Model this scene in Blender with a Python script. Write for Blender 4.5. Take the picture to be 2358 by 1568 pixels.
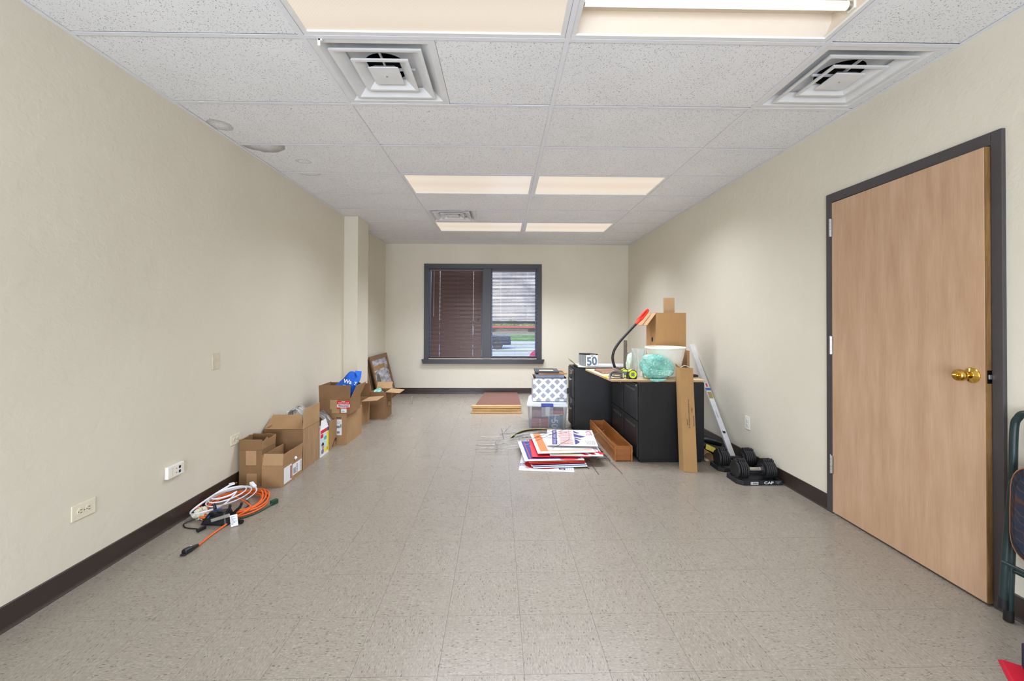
import bpy, bmesh, math, random
from mathutils import Matrix, Vector, Euler
from math import sin, cos, pi, radians as rad
random.seed(7)
for o in list(bpy.data.objects): bpy.data.objects.remove(o)
SC = bpy.context.scene
COL = SC.collection

# ---------------------------------------------------------------- camera
CAM_Z = 1.2379
FPX, W_PX, H_PX = 980.9, 2358.0, 1568.0
cam_d = bpy.data.cameras.new('camera'); cam = bpy.data.objects.new('camera', cam_d); COL.objects.link(cam)
cam_d.sensor_fit = 'HORIZONTAL'; cam_d.sensor_width = 36.0
cam_d.lens = FPX / W_PX * 36.0
cam_d.shift_x = (W_PX / 2 - 1172.67) / W_PX
cam_d.shift_y = (730.42 - H_PX / 2) / W_PX
cam_d.clip_start = 0.05; cam_d.clip_end = 500
right = Vector((0.99984899, -0.01707729, 0.00321987))
fwd = Vector((0.01704852, 0.99981629, 0.00875989))
up = Vector((-0.00336887, -0.00870367, 0.99995645))
cam.matrix_world = Matrix(((right.x, up.x, -fwd.x, 0), (right.y, up.y, -fwd.y, 0), (right.z, up.z, -fwd.z, CAM_Z), (0, 0, 0, 1)))
SC.camera = cam

# ---------------------------------------------------------------- room measures (metres)
XL, XR, YB, YN, ZC = -1.976, 2.157, 7.248, -2.6, 2.5414
GX = [-0.921, 0.2987, 1.518]                      # main tees
GY = [1.9618 + 0.6096 * j for j in range(-8, 9)]   # cross tees

# ---------------------------------------------------------------- view, world, lights
SC.view_settings.view_transform = 'Standard'; SC.view_settings.look = 'None'
SC.view_settings.gamma = 1.0; SC.view_settings.use_curve_mapping = False
SC.view_settings.exposure = 0.0
wd = bpy.data.worlds.new('sky'); SC.world = wd; wd.use_nodes = True
nt = wd.node_tree; nt.nodes.clear()
wo = nt.nodes.new('ShaderNodeOutputWorld'); bg = nt.nodes.new('ShaderNodeBackground')
sky = nt.nodes.new('ShaderNodeTexSky'); sky.sky_type = 'NISHITA'; sky.sun_disc = False
sky.sun_elevation = rad(38); sky.sun_rotation = rad(200); sky.air_density = 1.0; sky.dust_density = 2.0
nt.links.new(sky.outputs[0], bg.inputs[0]); bg.inputs[1].default_value = 0.75
nt.links.new(bg.outputs[0], wo.inputs[0])
LENS_STRENGTH = 0.76
def area(name, loc, rot, sx, sy, power, col, spread=180):
    d = bpy.data.lights.new(name, 'AREA'); d.shape = 'RECTANGLE'; d.size = sx; d.size_y = sy
    d.energy = power; d.color = col; d.spread = rad(spread)
    o = bpy.data.objects.new(name, d); COL.objects.link(o); o.location = loc; o.rotation_euler = rot
    return o
WARM = (0.91, 0.97, 1.09)
# lamps of the six troffers in view (prismatic lenses throw their light mostly downwards)
TROFFERS = [(0, -1), (1, -1), (0, 3), (1, 3), (0, 6), (1, 6)]     # (bay across, row): bay 0 is left of the middle tee
for bay, row in TROFFERS:
    cx = (GX[0] + GX[1]) / 2 if bay == 0 else (GX[1] + GX[2]) / 2
    cy = 1.9618 + 0.6096 * (row + 0.5)
    area('troffer_light', (cx, cy, ZC - 0.012), (0, 0, 0), 1.1, 0.5, {-1: 7, 3: 25, 6: 28}[row], WARM, {-1: 96, 3: 140, 6: 118}[row])
# large soft fill lamp added unseen behind the camera to brighten the room
area('soft_fill_light', (-0.35, -2.35, 1.05), (rad(112), 0, rad(-7)), 3.0, 1.9, 228, (0.87, 0.965, 1.13))

# ---------------------------------------------------------------- helpers
class MB:
    def __init__(s): s.v = []; s.f = []; s.m = []
    def add(s, vs, fs, mi=0, T=None):
        b = len(s.v)
        for p in vs:
            p = Vector(p)
            s.v.append(T @ p if T is not None else p)
        for q in fs: s.f.append([b + i for i in q]); s.m.append(mi)
        return s
    def box(s, x0, x1, y0, y1, z0, z1, mi=0, T=None):
        vs = [(x0,y0,z0),(x1,y0,z0),(x1,y1,z0),(x0,y1,z0),(x0,y0,z1),(x1,y0,z1),(x1,y1,z1),(x0,y1,z1)]
        return s.add(vs, [(3,2,1,0),(4,5,6,7),(0,1,5,4),(1,2,6,5),(2,3,7,6),(3,0,4,7)], mi, T)
    def hexa(s, vs, mi=0, T=None):      # 8 corners, same order as box
        return s.add(vs, [(3,2,1,0),(4,5,6,7),(0,1,5,4),(1,2,6,5),(2,3,7,6),(3,0,4,7)], mi, T)
    def prism(s, poly, vec, mi=0, T=None):   # planar polygon (3-D points) pushed along vec
        n = len(poly); vec = Vector(vec)
        vs = [Vector(p) for p in poly] + [Vector(p) + vec for p in poly]
        fs = [tuple(range(n))[::-1], tuple(range(n, 2*n))] + [(i, (i+1) % n, n + (i+1) % n, n + i) for i in range(n)]
        return s.add(vs, fs, mi, T)
    def cyl(s, p0, p1, r0, r1=None, n=16, mi=0, T=None, cap=True):
        r1 = r0 if r1 is None else r1
        p0 = Vector(p0); p1 = Vector(p1); a = (p1 - p0).normalized()
        u = a.orthogonal().normalized(); w = a.cross(u)
        vs = [p0 + (u*cos(2*pi*i/n) + w*sin(2*pi*i/n))*r0 for i in range(n)] + [p1 + (u*cos(2*pi*i/n) + w*sin(2*pi*i/n))*r1 for i in range(n)]
        fs = [(i, (i+1) % n, n + (i+1) % n, n + i) for i in range(n)]
        if cap: fs += [tuple(range(n))[::-1], tuple(range(n, 2*n))]
        return s.add(vs, fs, mi, T)
    def lathe(s, prof, n=24, mi=0, T=None, cap0=False, cap1=False):   # profile [(r, z)]
        vs = []; fs = []
        for r, z in prof:
            for i in range(n): vs.append((r*cos(2*pi*i/n), r*sin(2*pi*i/n), z))
        for k in range(len(prof) - 1):
            for i in range(n): fs.append((k*n+i, k*n+(i+1) % n, (k+1)*n+(i+1) % n, (k+1)*n+i))
        if cap0: fs.append(tuple(range(n))[::-1])
        if cap1: fs.append(tuple(range((len(prof)-1)*n, len(prof)*n)))
        return s.add(vs, fs, mi, T)
    def tube(s, pts, r, n=8, closed=False, mi=0, T=None, ry=None, upv=None):
        pts = [Vector(p) for p in pts]; m = len(pts); rs = r if isinstance(r, (list, tuple)) else [r]*m
        vs = []; fs = []; u = None
        for k in range(m):
            a = (pts[(k+1) % m] - pts[k-1]) if closed else (pts[min(k+1, m-1)] - pts[max(k-1, 0)])
            if a.length < 1e-9: a = Vector((0,0,1))
            a.normalize()
            if upv is not None:
                u = a.cross(Vector(upv)).normalized()
            elif u is None: u = a.orthogonal().normalized()
            else:
                u = u - a*u.dot(a)
                u = a.orthogonal().normalized() if u.length < 1e-6 else u.normalized()
            w = a.cross(u); k2 = (ry/rs[k]) if ry else 1.0
            for i in range(n):
                t = 2*pi*i/n
                vs.append(pts[k] + (u*cos(t) + w*sin(t)*k2)*rs[k])
        for k in range(m if closed else m - 1):
            q = (k+1) % m
            for i in range(n): fs.append((k*n+i, k*n+(i+1) % n, q*n+(i+1) % n, q*n+i))
        if not closed: fs += [tuple(range(n))[::-1], tuple(range((m-1)*n, m*n))]
        return s.add(vs, fs, mi, T)
    def mesh(s, name, mats):
        me = bpy.data.meshes.new(name)
        me.from_pydata([tuple(p) for p in s.v], [], s.f); me.update()
        for m in (mats if isinstance(mats, (list, tuple)) else [mats]): me.materials.append(m)
        if any(s.m): me.polygons.foreach_set('material_index', s.m)
        return me
    def build(s, name, mats, parent=None, loc=None, rotz=0, smooth=None, bevel=0, seg=2, fix=True):
        me = s.mesh(name, mats)
        if fix:
            bm = bmesh.new(); bm.from_mesh(me); bmesh.ops.recalc_face_normals(bm, faces=bm.faces); bm.to_mesh(me); bm.free()
        o = bpy.data.objects.new(name, me); COL.objects.link(o)
        if parent: o.parent = parent
        if loc is not None: o.location = loc
        if rotz: o.rotation_euler = (0, 0, rotz)
        if smooth is not None:
            for p in me.polygons: p.use_smooth = True
            try: me.set_sharp_from_angle(angle=rad(smooth))
            except Exception: pass
        if bevel:
            b = o.modifiers.new('bevel', 'BEVEL'); b.width = bevel; b.segments = seg; b.limit_method = 'ANGLE'; b.angle_limit = rad(40)
        return o

def tag(o, label=None, cat=None, group=None, kind=None):
    if label: o['label'] = label
    if cat: o['category'] = cat
    if group: o['group'] = group
    if kind: o['kind'] = kind
    return o
def thing(name, label, cat, loc=(0,0,0), rotz=0, group=None, rot=None):
    o = bpy.data.objects.new(name, None); COL.objects.link(o); o.empty_display_size = 0.05
    o.location = loc; o.rotation_euler = rot if rot else (0, 0, rotz)
    return tag(o, label, cat, group)
def struct(o): o['kind'] = 'structure'; return o
def dup(root, loc, rotz=None, label=None):
    r = root.copy(); COL.objects.link(r); r.location = loc
    if rotz is not None: r.rotation_euler = (0, 0, rotz)
    if label: r['label'] = label
    for ch in list(root.children):
        c = ch.copy(); COL.objects.link(c); c.parent = r
        for g in list(ch.children):
            d = g.copy(); COL.objects.link(d); d.parent = c
    return r
def text(name, s, size, mat, parent, loc, rot=(0,0,0), depth=0.0004, sx=1.0, align='CENTER', bold=0.0):
    cu = bpy.data.curves.new(name, 'FONT'); cu.body = s; cu.size = size; cu.extrude = depth; cu.align_x = align; cu.align_y = 'CENTER'
    cu.offset = bold; cu.resolution_u = 3
    t = bpy.data.objects.new(name, cu); COL.objects.link(t)
    dg = bpy.context.evaluated_depsgraph_get(); me = bpy.data.meshes.new_from_object(t.evaluated_get(dg))
    bpy.data.objects.remove(t); bpy.data.curves.remove(cu)
    me.name = name; me.materials.clear(); me.materials.append(mat)
    o = bpy.data.objects.new(name, me); COL.objects.link(o); o.parent = parent; o.location = loc
    o.rotation_euler = rot; o.scale = (sx, 1, 1)
    return o
def rot_frame(xa, ya):     # euler whose local x, y axes are the given directions
    xa = Vector(xa).normalized(); za = xa.cross(Vector(ya)).normalized(); ya = za.cross(xa)
    return Matrix(((xa.x, ya.x, za.x), (xa.y, ya.y, za.y), (xa.z, ya.z, za.z))).to_euler()
def catmull(pts, k=6, closed=False):
    P = [Vector(p) for p in pts]; n = len(P); out = []
    for i in range(n if closed else n - 1):
        g = (lambda j: P[j % n]) if closed else (lambda j: P[max(0, min(n-1, j))])
        a, b, c, d = g(i-1), g(i), g(i+1), g(i+2)
        for t in range(k):
            t /= k
            out.append(0.5*((2*b) + (c-a)*t + (2*a-5*b+4*c-d)*t*t + (3*b-a-3*c+d)*t*t*t))
    if not closed: out.append(P[-1])
    return out

# ---------------------------------------------------------------- materials
def srgb(r, g, b):
    f = lambda c: c/12.92 if c <= 0.04045 else ((c+0.055)/1.055)**2.4
    return (f(r/255), f(g/255), f(b/255), 1)
class N:
    def __init__(s, name):
        s.mat = bpy.data.materials.new(name); s.mat.use_nodes = True; s.t = s.mat.node_tree
        s.b = s.t.nodes['Principled BSDF']
    def n(s, typ, **kw):
        x = s.t.nodes.new('ShaderNode' + typ)
        for k, v in kw.items(): setattr(x, k, v)
        return x
    def l(s, a, b): s.t.links.new(a, b)
    def coords(s, scale=(1,1,1), kind='Object', rnd=False, rot=(0,0,0)):
        tc = s.n('TexCoord'); out = tc.outputs[kind]
        if rnd:
            oi = s.n('ObjectInfo'); m = s.n('VectorMath', operation='SCALE'); m.inputs[0].default_value = (37.1, 21.7, 11.3)
            s.l(oi.outputs['Random'], m.inputs['Scale']); a = s.n('VectorMath', operation='ADD')
            s.l(out, a.inputs[0]); s.l(m.outputs[0], a.inputs[1]); out = a.outputs[0]
        mp = s.n('Mapping'); mp.inputs['Scale'].default_value = scale; mp.inputs['Rotation'].default_value = rot
        s.l(out, mp.inputs[0]); return mp.outputs[0]
    def noise(s, vec, scale, detail=2, rough=0.5, out=0):
        x = s.n('TexNoise'); x.inputs['Scale'].default_value = scale; x.inputs['Detail'].default_value = detail
        x.inputs['Roughness'].default_value = rough; s.l(vec, x.inputs['Vector']); return x.outputs[out]
    def ramp(s, fac, stops, interp='LINEAR'):
        r = s.n('ValToRGB'); r.color_ramp.interpolation = interp
        while len(r.color_ramp.elements) < len(stops): r.color_ramp.elements.new(0.5)
        for e, (p, c) in zip(r.color_ramp.elements, stops):
            e.position = p; e.color = c if len(c) == 4 else (*c, 1)
        s.l(fac, r.inputs[0]); return r.outputs[0]
    def mix(s, fac, a, b, blend='MIX'):
        m = s.n('Mix', data_type='RGBA', blend_type=blend)
        for sock, v in ((m.inputs[0], fac), (m.inputs[6], a), (m.inputs[7], b)):
            if isinstance(v, (int, float)): sock.default_value = v
            elif isinstance(v, tuple): sock.default_value = v if len(v) == 4 else (*v, 1)
            else: s.l(v, sock)
        return m.outputs[2]
    def math(s, op, a, b=None, c=None):
        m = s.n('Math', operation=op)
        for i, v in enumerate((a, b, c)):
            if v is None: continue
            if isinstance(v, (int, float)): m.inputs[i].default_value = v
            else: s.l(v, m.inputs[i])
        return m.outputs[0]
    def bump(s, h, strength=0.3, dist=0.002):
        b = s.n('Bump'); b.inputs['Strength'].default_value = strength; b.inputs['Distance'].default_value = dist
        s.l(h, b.inputs['Height']); s.l(b.outputs[0], s.b.inputs['Normal'])
    def set(s, col=None, rough=None, metal=None, spec=None):
        if col is not None:
            if isinstance(col, tuple): s.b.inputs['Base Color'].default_value = col
            else: s.l(col, s.b.inputs['Base Color'])
        if rough is not None:
            if isinstance(rough, (int, float)): s.b.inputs['Roughness'].default_value = rough
            else: s.l(rough, s.b.inputs['Roughness'])
        if metal is not None: s.b.inputs['Metallic'].default_value = metal
        if spec is not None: s.b.inputs['Specular IOR Level'].default_value = spec
        return s.mat
def plain(name, col, rough=0.5, metal=0.0, var=0.08, scale=30, bump=0.0, bscale=200, spec=None):
    m = N(name); v = m.coords()
    nz = m.noise(v, scale, 3)
    lo = tuple(c*(1-var) for c in col[:3]); hi = tuple(min(1, c*(1+var)) for c in col[:3])
    c = m.ramp(nz, [(0.3, lo), (0.7, hi)])
    if bump: m.bump(m.noise(v, bscale, 2), bump, 0.001)
    return m.set(c, rough, metal, spec)
def wood(name, dark, light, axis='x', rough=0.45, scale=1.0):
    m = N(name); sc = {'x': (1.2, 14, 14), 'y': (14, 1.2, 14), 'z': (14, 14, 1.2)}[axis]
    v = m.coords(tuple(c*scale for c in sc)); w = m.noise(v, 2.2, 5, 0.6)
    f = m.noise(m.coords(tuple(c*scale*6 for c in sc)), 2.5, 2)
    a = m.ramp(w, [(0.3, dark), (0.7, light)])
    return m.set(m.mix(0.25, a, m.ramp(f, [(0.35, dark), (0.65, light)])), rough)
def cardboard(name, col, var=0.1):
    m = N(name); v = m.coords(rnd=True)
    big = m.noise(v, 5, 3); fine = m.noise(m.coords((260, 260, 12), rnd=True), 1.0, 2)
    c = m.ramp(big, [(0.3, tuple(x*(1-var) for x in col[:3])), (0.7, tuple(min(1, x*(1+var)) for x in col[:3]))])
    c = m.mix(0.16, c, m.ramp(fine, [(0.35, tuple(x*0.75 for x in col[:3])), (0.65, tuple(min(1, x*1.2) for x in col[:3]))]))
    m.bump(fine, 0.15, 0.0008)
    return m.set(c, 0.8, 0, 0.25)
def glassy(name, tint=(0.9, 0.95, 0.95), alpha=0.12, rough=0.05):
    m = N(name); t = m.t; out = t.nodes['Material Output']
    tr = m.n('BsdfTransparent'); tr.inputs[0].default_value = (*tint, 1)
    m.b.inputs['Base Color'].default_value = (*tint, 1); m.b.inputs['Roughness'].default_value = rough
    mx = m.n('MixShader'); fr = m.n('Fresnel'); fr.inputs[0].default_value = 1.45
    f = m.math('ADD', fr.outputs[0], alpha)
    m.l(f, mx.inputs[0]); m.l(tr.outputs[0], mx.inputs[1]); m.l(m.b.outputs[0], mx.inputs[2]); m.l(mx.outputs[0], out.inputs[0])
    return m.mat

# painted plaster with knock-down trowel marks
m = N('wall_plaster'); v = m.coords()
a = m.noise(v, 7, 5, 0.62); b_ = m.noise(m.coords((1, 1, 1.6)), 38, 3, 0.6)
h = m.math('ADD', m.ramp(a, [(0.46, (0,0,0)), (0.56, (1,1,1))]), m.math('MULTIPLY', b_, 0.55))
m.bump(h, 0.30, 0.0022)
WALL = m.set(m.ramp(m.noise(v, 1.3, 3), [(0.3, srgb(215,208,190)), (0.7, srgb(220,213,196))]), 0.62, 0, 0.3)

# vinyl composition tile: chips run along the tile's own x
def vct(name, rnd):
    m = N(name)
    wv = m.coords((1,1,1), rnd=rnd); wn = m.noise(wv, 160, 1, 0.5, 1)
    ws = m.n('VectorMath', operation='SCALE'); ws.inputs['Scale'].default_value = 0.004; m.l(wn, ws.inputs[0])
    wa = m.n('VectorMath', operation='ADD'); m.l(wv, wa.inputs[0]); m.l(ws.outputs[0], wa.inputs[1])
    def layer(sx, sy, lo, hi, thr, off):
        mp = m.n('Mapping'); mp.inputs['Scale'].default_value = (sx, sy, 1); mp.inputs['Location'].default_value = (off, off*1.7, 0)
        m.l(wa.outputs[0], mp.inputs[0])
        vo = m.n('TexVoronoi', voronoi_dimensions='2D'); vo.inputs['Scale'].default_value = 1.0; m.l(mp.outputs[0], vo.inputs['Vector'])
        sp = m.n('SeparateColor'); m.l(vo.outputs['Color'], sp.inputs[0])
        inr = m.math('MULTIPLY', m.math('GREATER_THAN', sp.outputs[0], lo), m.math('LESS_THAN', sp.outputs[0], hi))
        d = m.n('MapRange'); d.inputs['From Min'].default_value = thr; d.inputs['From Max'].default_value = thr*0.75
        m.l(vo.outputs['Distance'], d.inputs['Value'])
        return m.math('MULTIPLY', inr, d.outputs[0])
    base = m.ramp(m.noise(m.coords((60, 190, 1), rnd=rnd), 1.0, 3), [(0.3, srgb(138,129,117)), (0.7, srgb(153,144,131))])
    c = m.mix(m.math('MULTIPLY', layer(62, 260, 0.0, 0.26, 0.45, 3.1), 0.5), base, srgb(171,163,151))
    c = m.mix(m.math('MULTIPLY', layer(66, 290, 0.0, 0.26, 0.45, 9.7), 0.4), c, srgb(118,107,95))
    c = m.mix(m.math('MULTIPLY', layer(55, 175, 0.0, 0.055, 0.38, 17.3), 0.75), c, srgb(86,76,66))
    c = m.mix(m.math('MULTIPLY', layer(85, 290, 0.0, 0.05, 0.36, 5.9), 0.75), c, srgb(80,70,60))
    tone = m.n('ObjectInfo')
    c = m.mix(m.math('MULTIPLY', tone.outputs['Random'], 0.05), c, srgb(130,117,102))
    rv = m.noise(m.coords(kind='Object', rnd=rnd), 6, 3)
    return m.set(c, m.ramp(rv, [(0.3, (0.25,)*3), (0.75, (0.36,)*3)]), 0, 0.42)
VCT = vct('vinyl_tile', True)
SLAB = plain('floor_slab', srgb(120, 112, 100), 0.8)

def ceiling_mat(name, stains=()):
    m = N(name); v = m.coords(rnd=True)
    vo = m.n('TexVoronoi'); vo.inputs['Scale'].default_value = 150; vo.inputs['Randomness'].default_value = 1.0
    warp = m.noise(v, 70, 2, 0.5, 1); sc = m.n('VectorMath', operation='SCALE'); sc.inputs['Scale'].default_value = 0.022; m.l(warp, sc.inputs[0])
    ad = m.n('VectorMath', operation='ADD'); m.l(v, ad.inputs[0]); m.l(sc.outputs[0], ad.inputs[1]); m.l(ad.outputs[0], vo.inputs['Vector'])
    sp = m.n('SeparateColor'); m.l(vo.outputs['Color'], sp.inputs[0])
    dens = m.math('ADD', 0.16, m.math('MULTIPLY', m.noise(v, 9, 2), 0.55))
    k = m.math('MULTIPLY', m.math('LESS_THAN', sp.outputs[0], dens), m.math('LESS_THAN', vo.outputs['Distance'], 0.30))
    base = m.ramp(m.noise(v, 2.5, 2), [(0.3, srgb(230,230,230)), (0.7, srgb(235,235,235))])
    c = m.mix(m.math('MULTIPLY', k, 0.9), base, srgb(126,126,124))
    wv = m.coords()
    for (sx, sy, rx, ry, amt, thick) in stains:     # old water rings: brown rim, paler inside
        sv = m.n('VectorMath', operation='SUBTRACT'); m.l(wv, sv.inputs[0]); sv.inputs[1].default_value = (sx, sy, 0)
        dv = m.n('VectorMath', operation='MULTIPLY'); m.l(sv.outputs[0], dv.inputs[0]); dv.inputs[1].default_value = (1/rx, 1/ry, 0)
        ln = m.n('VectorMath', operation='LENGTH'); m.l(dv.outputs[0], ln.inputs[0])
        r = m.math('ADD', ln.outputs['Value'], m.math('MULTIPLY', m.math('SUBTRACT', m.noise(wv, 14, 3), 0.5), 0.35))
        ring = m.ramp(r, [(1-thick*2.2, (0,0,0)), (1-thick*0.3, (1,1,1)), (1.0, (1,1,1)), (1.03, (0,0,0))])
        c = m.mix(m.math('MULTIPLY', ring, amt), c, srgb(150,146,132))
    m.bump(m.math('SUBTRACT', 1.0, k), 0.5, 0.002)
    return m.set(c, 0.9, 0, 0.1)
CTILE = ceiling_mat('acoustic_tile')
TEE = plain('white_tee_paint', srgb(226, 226, 229), 0.45, var=0.02)
WHITE_METAL = plain('white_enamel', srgb(225, 225, 223), 0.4, var=0.02)
VENT_M = plain('vent_enamel', srgb(222, 222, 221), 0.45, var=0.05, scale=8)
BASEB = plain('dark_brown_vinyl', srgb(56, 45, 40), 0.32, var=0.12, scale=6)
FRAME_M = plain('dark_bronze_paint', srgb(70, 65, 66), 0.42, var=0.06, scale=10)
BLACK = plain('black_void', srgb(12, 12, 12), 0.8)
PLATE = plain('ivory_plastic', srgb(226, 217, 193), 0.35, var=0.03)
PLATE_W = plain('white_plastic', srgb(236, 233, 224), 0.35, var=0.03)
DARKP = plain('dark_plastic', srgb(28, 27, 26), 0.45, var=0.15)
CHROME = plain('brushed_steel', srgb(190, 188, 184), 0.28, 1.0, var=0.05)
# prismatic lens: a lit, warm, finely ribbed sheet
m = N('lit_lens'); v = m.coords((1,1,1))
w1 = m.n('TexWave', wave_type='BANDS', bands_direction='DIAGONAL'); w1.inputs['Scale'].default_value = 42; m.l(v, w1.inputs['Vector'])
tube_glow = m.n('TexWave', wave_type='BANDS', bands_direction='Y'); tube_glow.inputs['Scale'].default_value = 1.05; tube_glow.inputs['Distortion'].default_value = 0.2; m.l(v, tube_glow.inputs['Vector'])
e = m.mix(0.12, m.ramp(tube_glow.outputs['Fac'], [(0, (0.90, 0.755, 0.60)), (1, (0.97, 0.845, 0.70))]), m.ramp(w1.outputs['Fac'], [(0.2, (0.80, 0.66, 0.50)), (0.8, (1.0, 0.90, 0.78))]))
m.set(srgb(110, 106, 100), 0.35); m.l(e, m.b.inputs['Emission Color']); m.b.inputs['Emission Strength'].default_value = LENS_STRENGTH
m.bump(w1.outputs['Fac'], 0.3, 0.001)
LENS = m.mat
m = N('lit_tube'); m.set(srgb(250, 248, 240), 0.3); m.b.inputs['Emission Color'].default_value = (1.0, 0.95, 0.84, 1); m.b.inputs['Emission Strength'].default_value = 1.15
v = m.coords(); TUBE = m.mat
PANE = glassy('window_glass', (0.97, 0.98, 1.0), 0.02, 0.02)
SLAT = plain('brown_slat_enamel', srgb(92, 68, 62), 0.4, var=0.06, scale=5)
# ================================================================ STRUCTURE
Z2 = 2.86
def wallbox(name, boxes, mat=WALL):
    b = MB()
    for q in boxes: b.box(*q)
    return struct(b.build(name, mat))
wallbox('wall_left', [(XL-0.15, XL, YN, YB, -0.1, Z2)])
wallbox('wall_left_column', [(XL, -1.8045, 5.352, 5.766, 0, ZC)])
DY0, DY1, DZ = 1.828, 2.731, 2.014             # rough door opening
wallbox('wall_right', [(XR, XR+0.15, YN, DY0, -0.1, Z2), (XR, XR+0.15, DY1, YB, -0.1, Z2), (XR, XR+0.15, DY0, DY1, DZ, Z2), (XR+0.12, XR+0.15, DY0, DY1, -0.1, DZ)])
WX0, WX1, WZ0, WZ1 = -1.24, 0.592, 0.603, 2.128   # window opening
wallbox('wall_back', [(XL-0.15, WX0, YB, YB+0.14, -0.1, Z2), (WX1, XR+0.15, YB, YB+0.14, -0.1, Z2), (WX0, WX1, YB, YB+0.14, -0.1, WZ0), (WX0, WX1, YB, YB+0.14, WZ1, Z2)])
wallbox('wall_near', [(XL-0.15, XR+0.15, YN-0.15, YN, -0.1, Z2)])

# ---- floor: every tile in view is its own piece
slab = MB().box(XL, XR, YN, YB, -0.1, -0.004)
floor = struct(slab.build('floor', SLAB))
TS, TR, TX, TY = 0.30303, 0.0085, 0.08206, 1.50176
def clip(poly, ax, val, keep_less):
    out = []
    for i in range(len(poly)):
        a, b = poly[i], poly[(i+1) % len(poly)]
        ia = (a[ax] <= val) == keep_less; ib = (b[ax] <= val) == keep_less
        if ia: out.append(a)
        if ia != ib:
            t = (val - a[ax])/(b[ax]-a[ax]); out.append((a[0]+(b[0]-a[0])*t, a[1]+(b[1]-a[1])*t))
    return out
def tile_mesh(w):
    b = MB(); h = w/2; c = 0.0003
    b.add([(-h,-h,-0.004),(h,-h,-0.004),(h,h,-0.004),(-h,h,-0.004),(-h+c,-h+c,0),(h-c,-h+c,0),(h-c,h-c,0),(-h+c,h-c,0)],
          [(4,5,6,7),(0,1,5,4),(1,2,6,5),(2,3,7,6),(3,0,4,7)])
    return b.mesh('tile', VCT)
full = tile_mesh(TS - 0.0003)
near_cells = []
for j in range(-13, 21):
    for i in range(-8, 8):
        cxl, cyl_ = (i+0.5)*TS, (j+0.5)*TS
        wx = TX + cxl*cos(TR) - cyl_*sin(TR); wy = TY + cxl*sin(TR) + cyl_*cos(TR)
        h = (TS-0.0003)/2
        cor = [(wx + a*h*cos(TR) - b*h*sin(TR), wy + a*h*sin(TR) + b*h*cos(TR)) for a, b in ((-1,-1),(1,-1),(1,1),(-1,1))]
        p = clip(clip(clip(clip(cor, 0, XL, False), 0, XR, True), 1, YN, False), 1, YB, True)
        if len(p) < 3: continue
        ang = TR + (0 if (i+j) % 2 else pi/2)
        if j < -1: near_cells.append((p, ang)); continue
        area_ = 0.5*abs(sum(p[k][0]*p[(k+1)%len(p)][1]-p[(k+1)%len(p)][0]*p[k][1] for k in range(len(p))))
        if area_ < 0.0008: continue
        if area_ > (TS-0.001)**2*0.999: me = full
        else:
            ca, sa = cos(-ang), sin(-ang)
            b = MB(); b.prism([((q[0]-wx)*ca-(q[1]-wy)*sa, (q[0]-wx)*sa+(q[1]-wy)*ca, -0.004) for q in p], (0,0,0.004)); me = b.mesh('tile', VCT)
        o = bpy.data.objects.new('tile', me); COL.objects.link(o); o.parent = floor
        o.location = (wx, wy, 0); o.rotation_euler = (0, 0, ang)
b = MB()
for p, ang in near_cells: b.prism([(q[0], q[1], -0.004) for q in p], (0, 0, 0.004))
tag(b.build('tiles_behind', VCT, floor), kind='stuff')

# ---- ceiling: deck, tees and acoustic panels
ceil = struct(MB().box(XL-0.15, XR+0.15, YN-0.15, YB+0.14, Z2, Z2+0.1).build('ceiling', SLAB))
xs = [XL] + GX + [XR]; ys = [YN] + GY + [YB]
ys = [y for y in ys if YN <= y <= YB]
holes = {}
for bay, row in TROFFERS: holes[(bay+1, row)] = 'light'
def row_of(y0): return round((y0 - 1.9618)/0.6096)
VENTS = [(-0.921, 0), (1.518, 0), (-0.921, 5)]       # (left edge, row), each 0.61 square
stains = {(0, 1): [(-0.45, 0.007, 0.075, 0.085, 0.5, 0.35)], (0, 2): [(-0.345, -0.31, 0.165, 0.17, 0.8, 0.33), (-0.187, 0.039, 0.062, 0.05, 0.35, 0.2)],
          (0, 3): [(-0.265, -0.31, 0.11, 0.09, 0.4, 0.2)]}
NEARC = MB()
for a in range(4):
    for k in range(len(ys)-1):
        y0, y1 = ys[k], ys[k+1]; r = row_of(y0) if y0 > YN else -99
        x0, x1 = xs[a], xs[a+1]
        if holes.get((a, r)): continue
        spans = [(x0, x1)]
        for vx, vr in VENTS:
            if vr == r and abs(vx - x0) < 0.01: spans = [(x0+0.5975, x1)]
        for s0, s1 in spans:
            g = 0.0065; w, d = s1-s0-2*g, y1-y0-0.004-0.0125-random.choice((0, 0, 0.0012, 0.0024))
            if s0 in GX: s0 += random.choice((0, 0, 0.007)); w = s1-s0-2*g
            if w < 0.012: continue
            if r < -1: NEARC.box(s0+g, s1-g, y0+g, y1-g, ZC+0.002, ZC+0.017); continue
            mt = ceiling_mat('stained_acoustic_tile', stains[(a, r)]) if (a, r) in stains else CTILE
            o = MB().box(-w/2, w/2, -d/2, d/2, 0, 0.015).build('tile', mt, ceil, ((s0+s1)/2, y0+0.004+d/2, ZC+0.002+0.0015*random.random()))
            o.rotation_euler = (rad(random.uniform(-.12,.12)), rad(random.uniform(-.06,.06)), 0)
tag(NEARC.build('tiles_behind', CTILE, ceil), kind='stuff')
for x in GX:
    MB().box(x-0.012, x+0.012, YN, YB, ZC-0.0015, ZC+0.0005).box(x-0.001, x+0.001, YN, YB, ZC, ZC+0.035).build('main_tee', TEE, ceil)
for y in ys[1:-1]:
    for a in range(4):
        e0 = xs[a] + (0.012 if a else 0.0); e1 = xs[a+1] - (0.012 if a < 3 else 0)
        MB().box(e0, e1, y-0.012, y+0.012, ZC-0.0012, ZC+0.0005).box(e0, e1, y-0.001, y+0.001, ZC, ZC+0.03).build('cross_tee', TEE, ceil)
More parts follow.
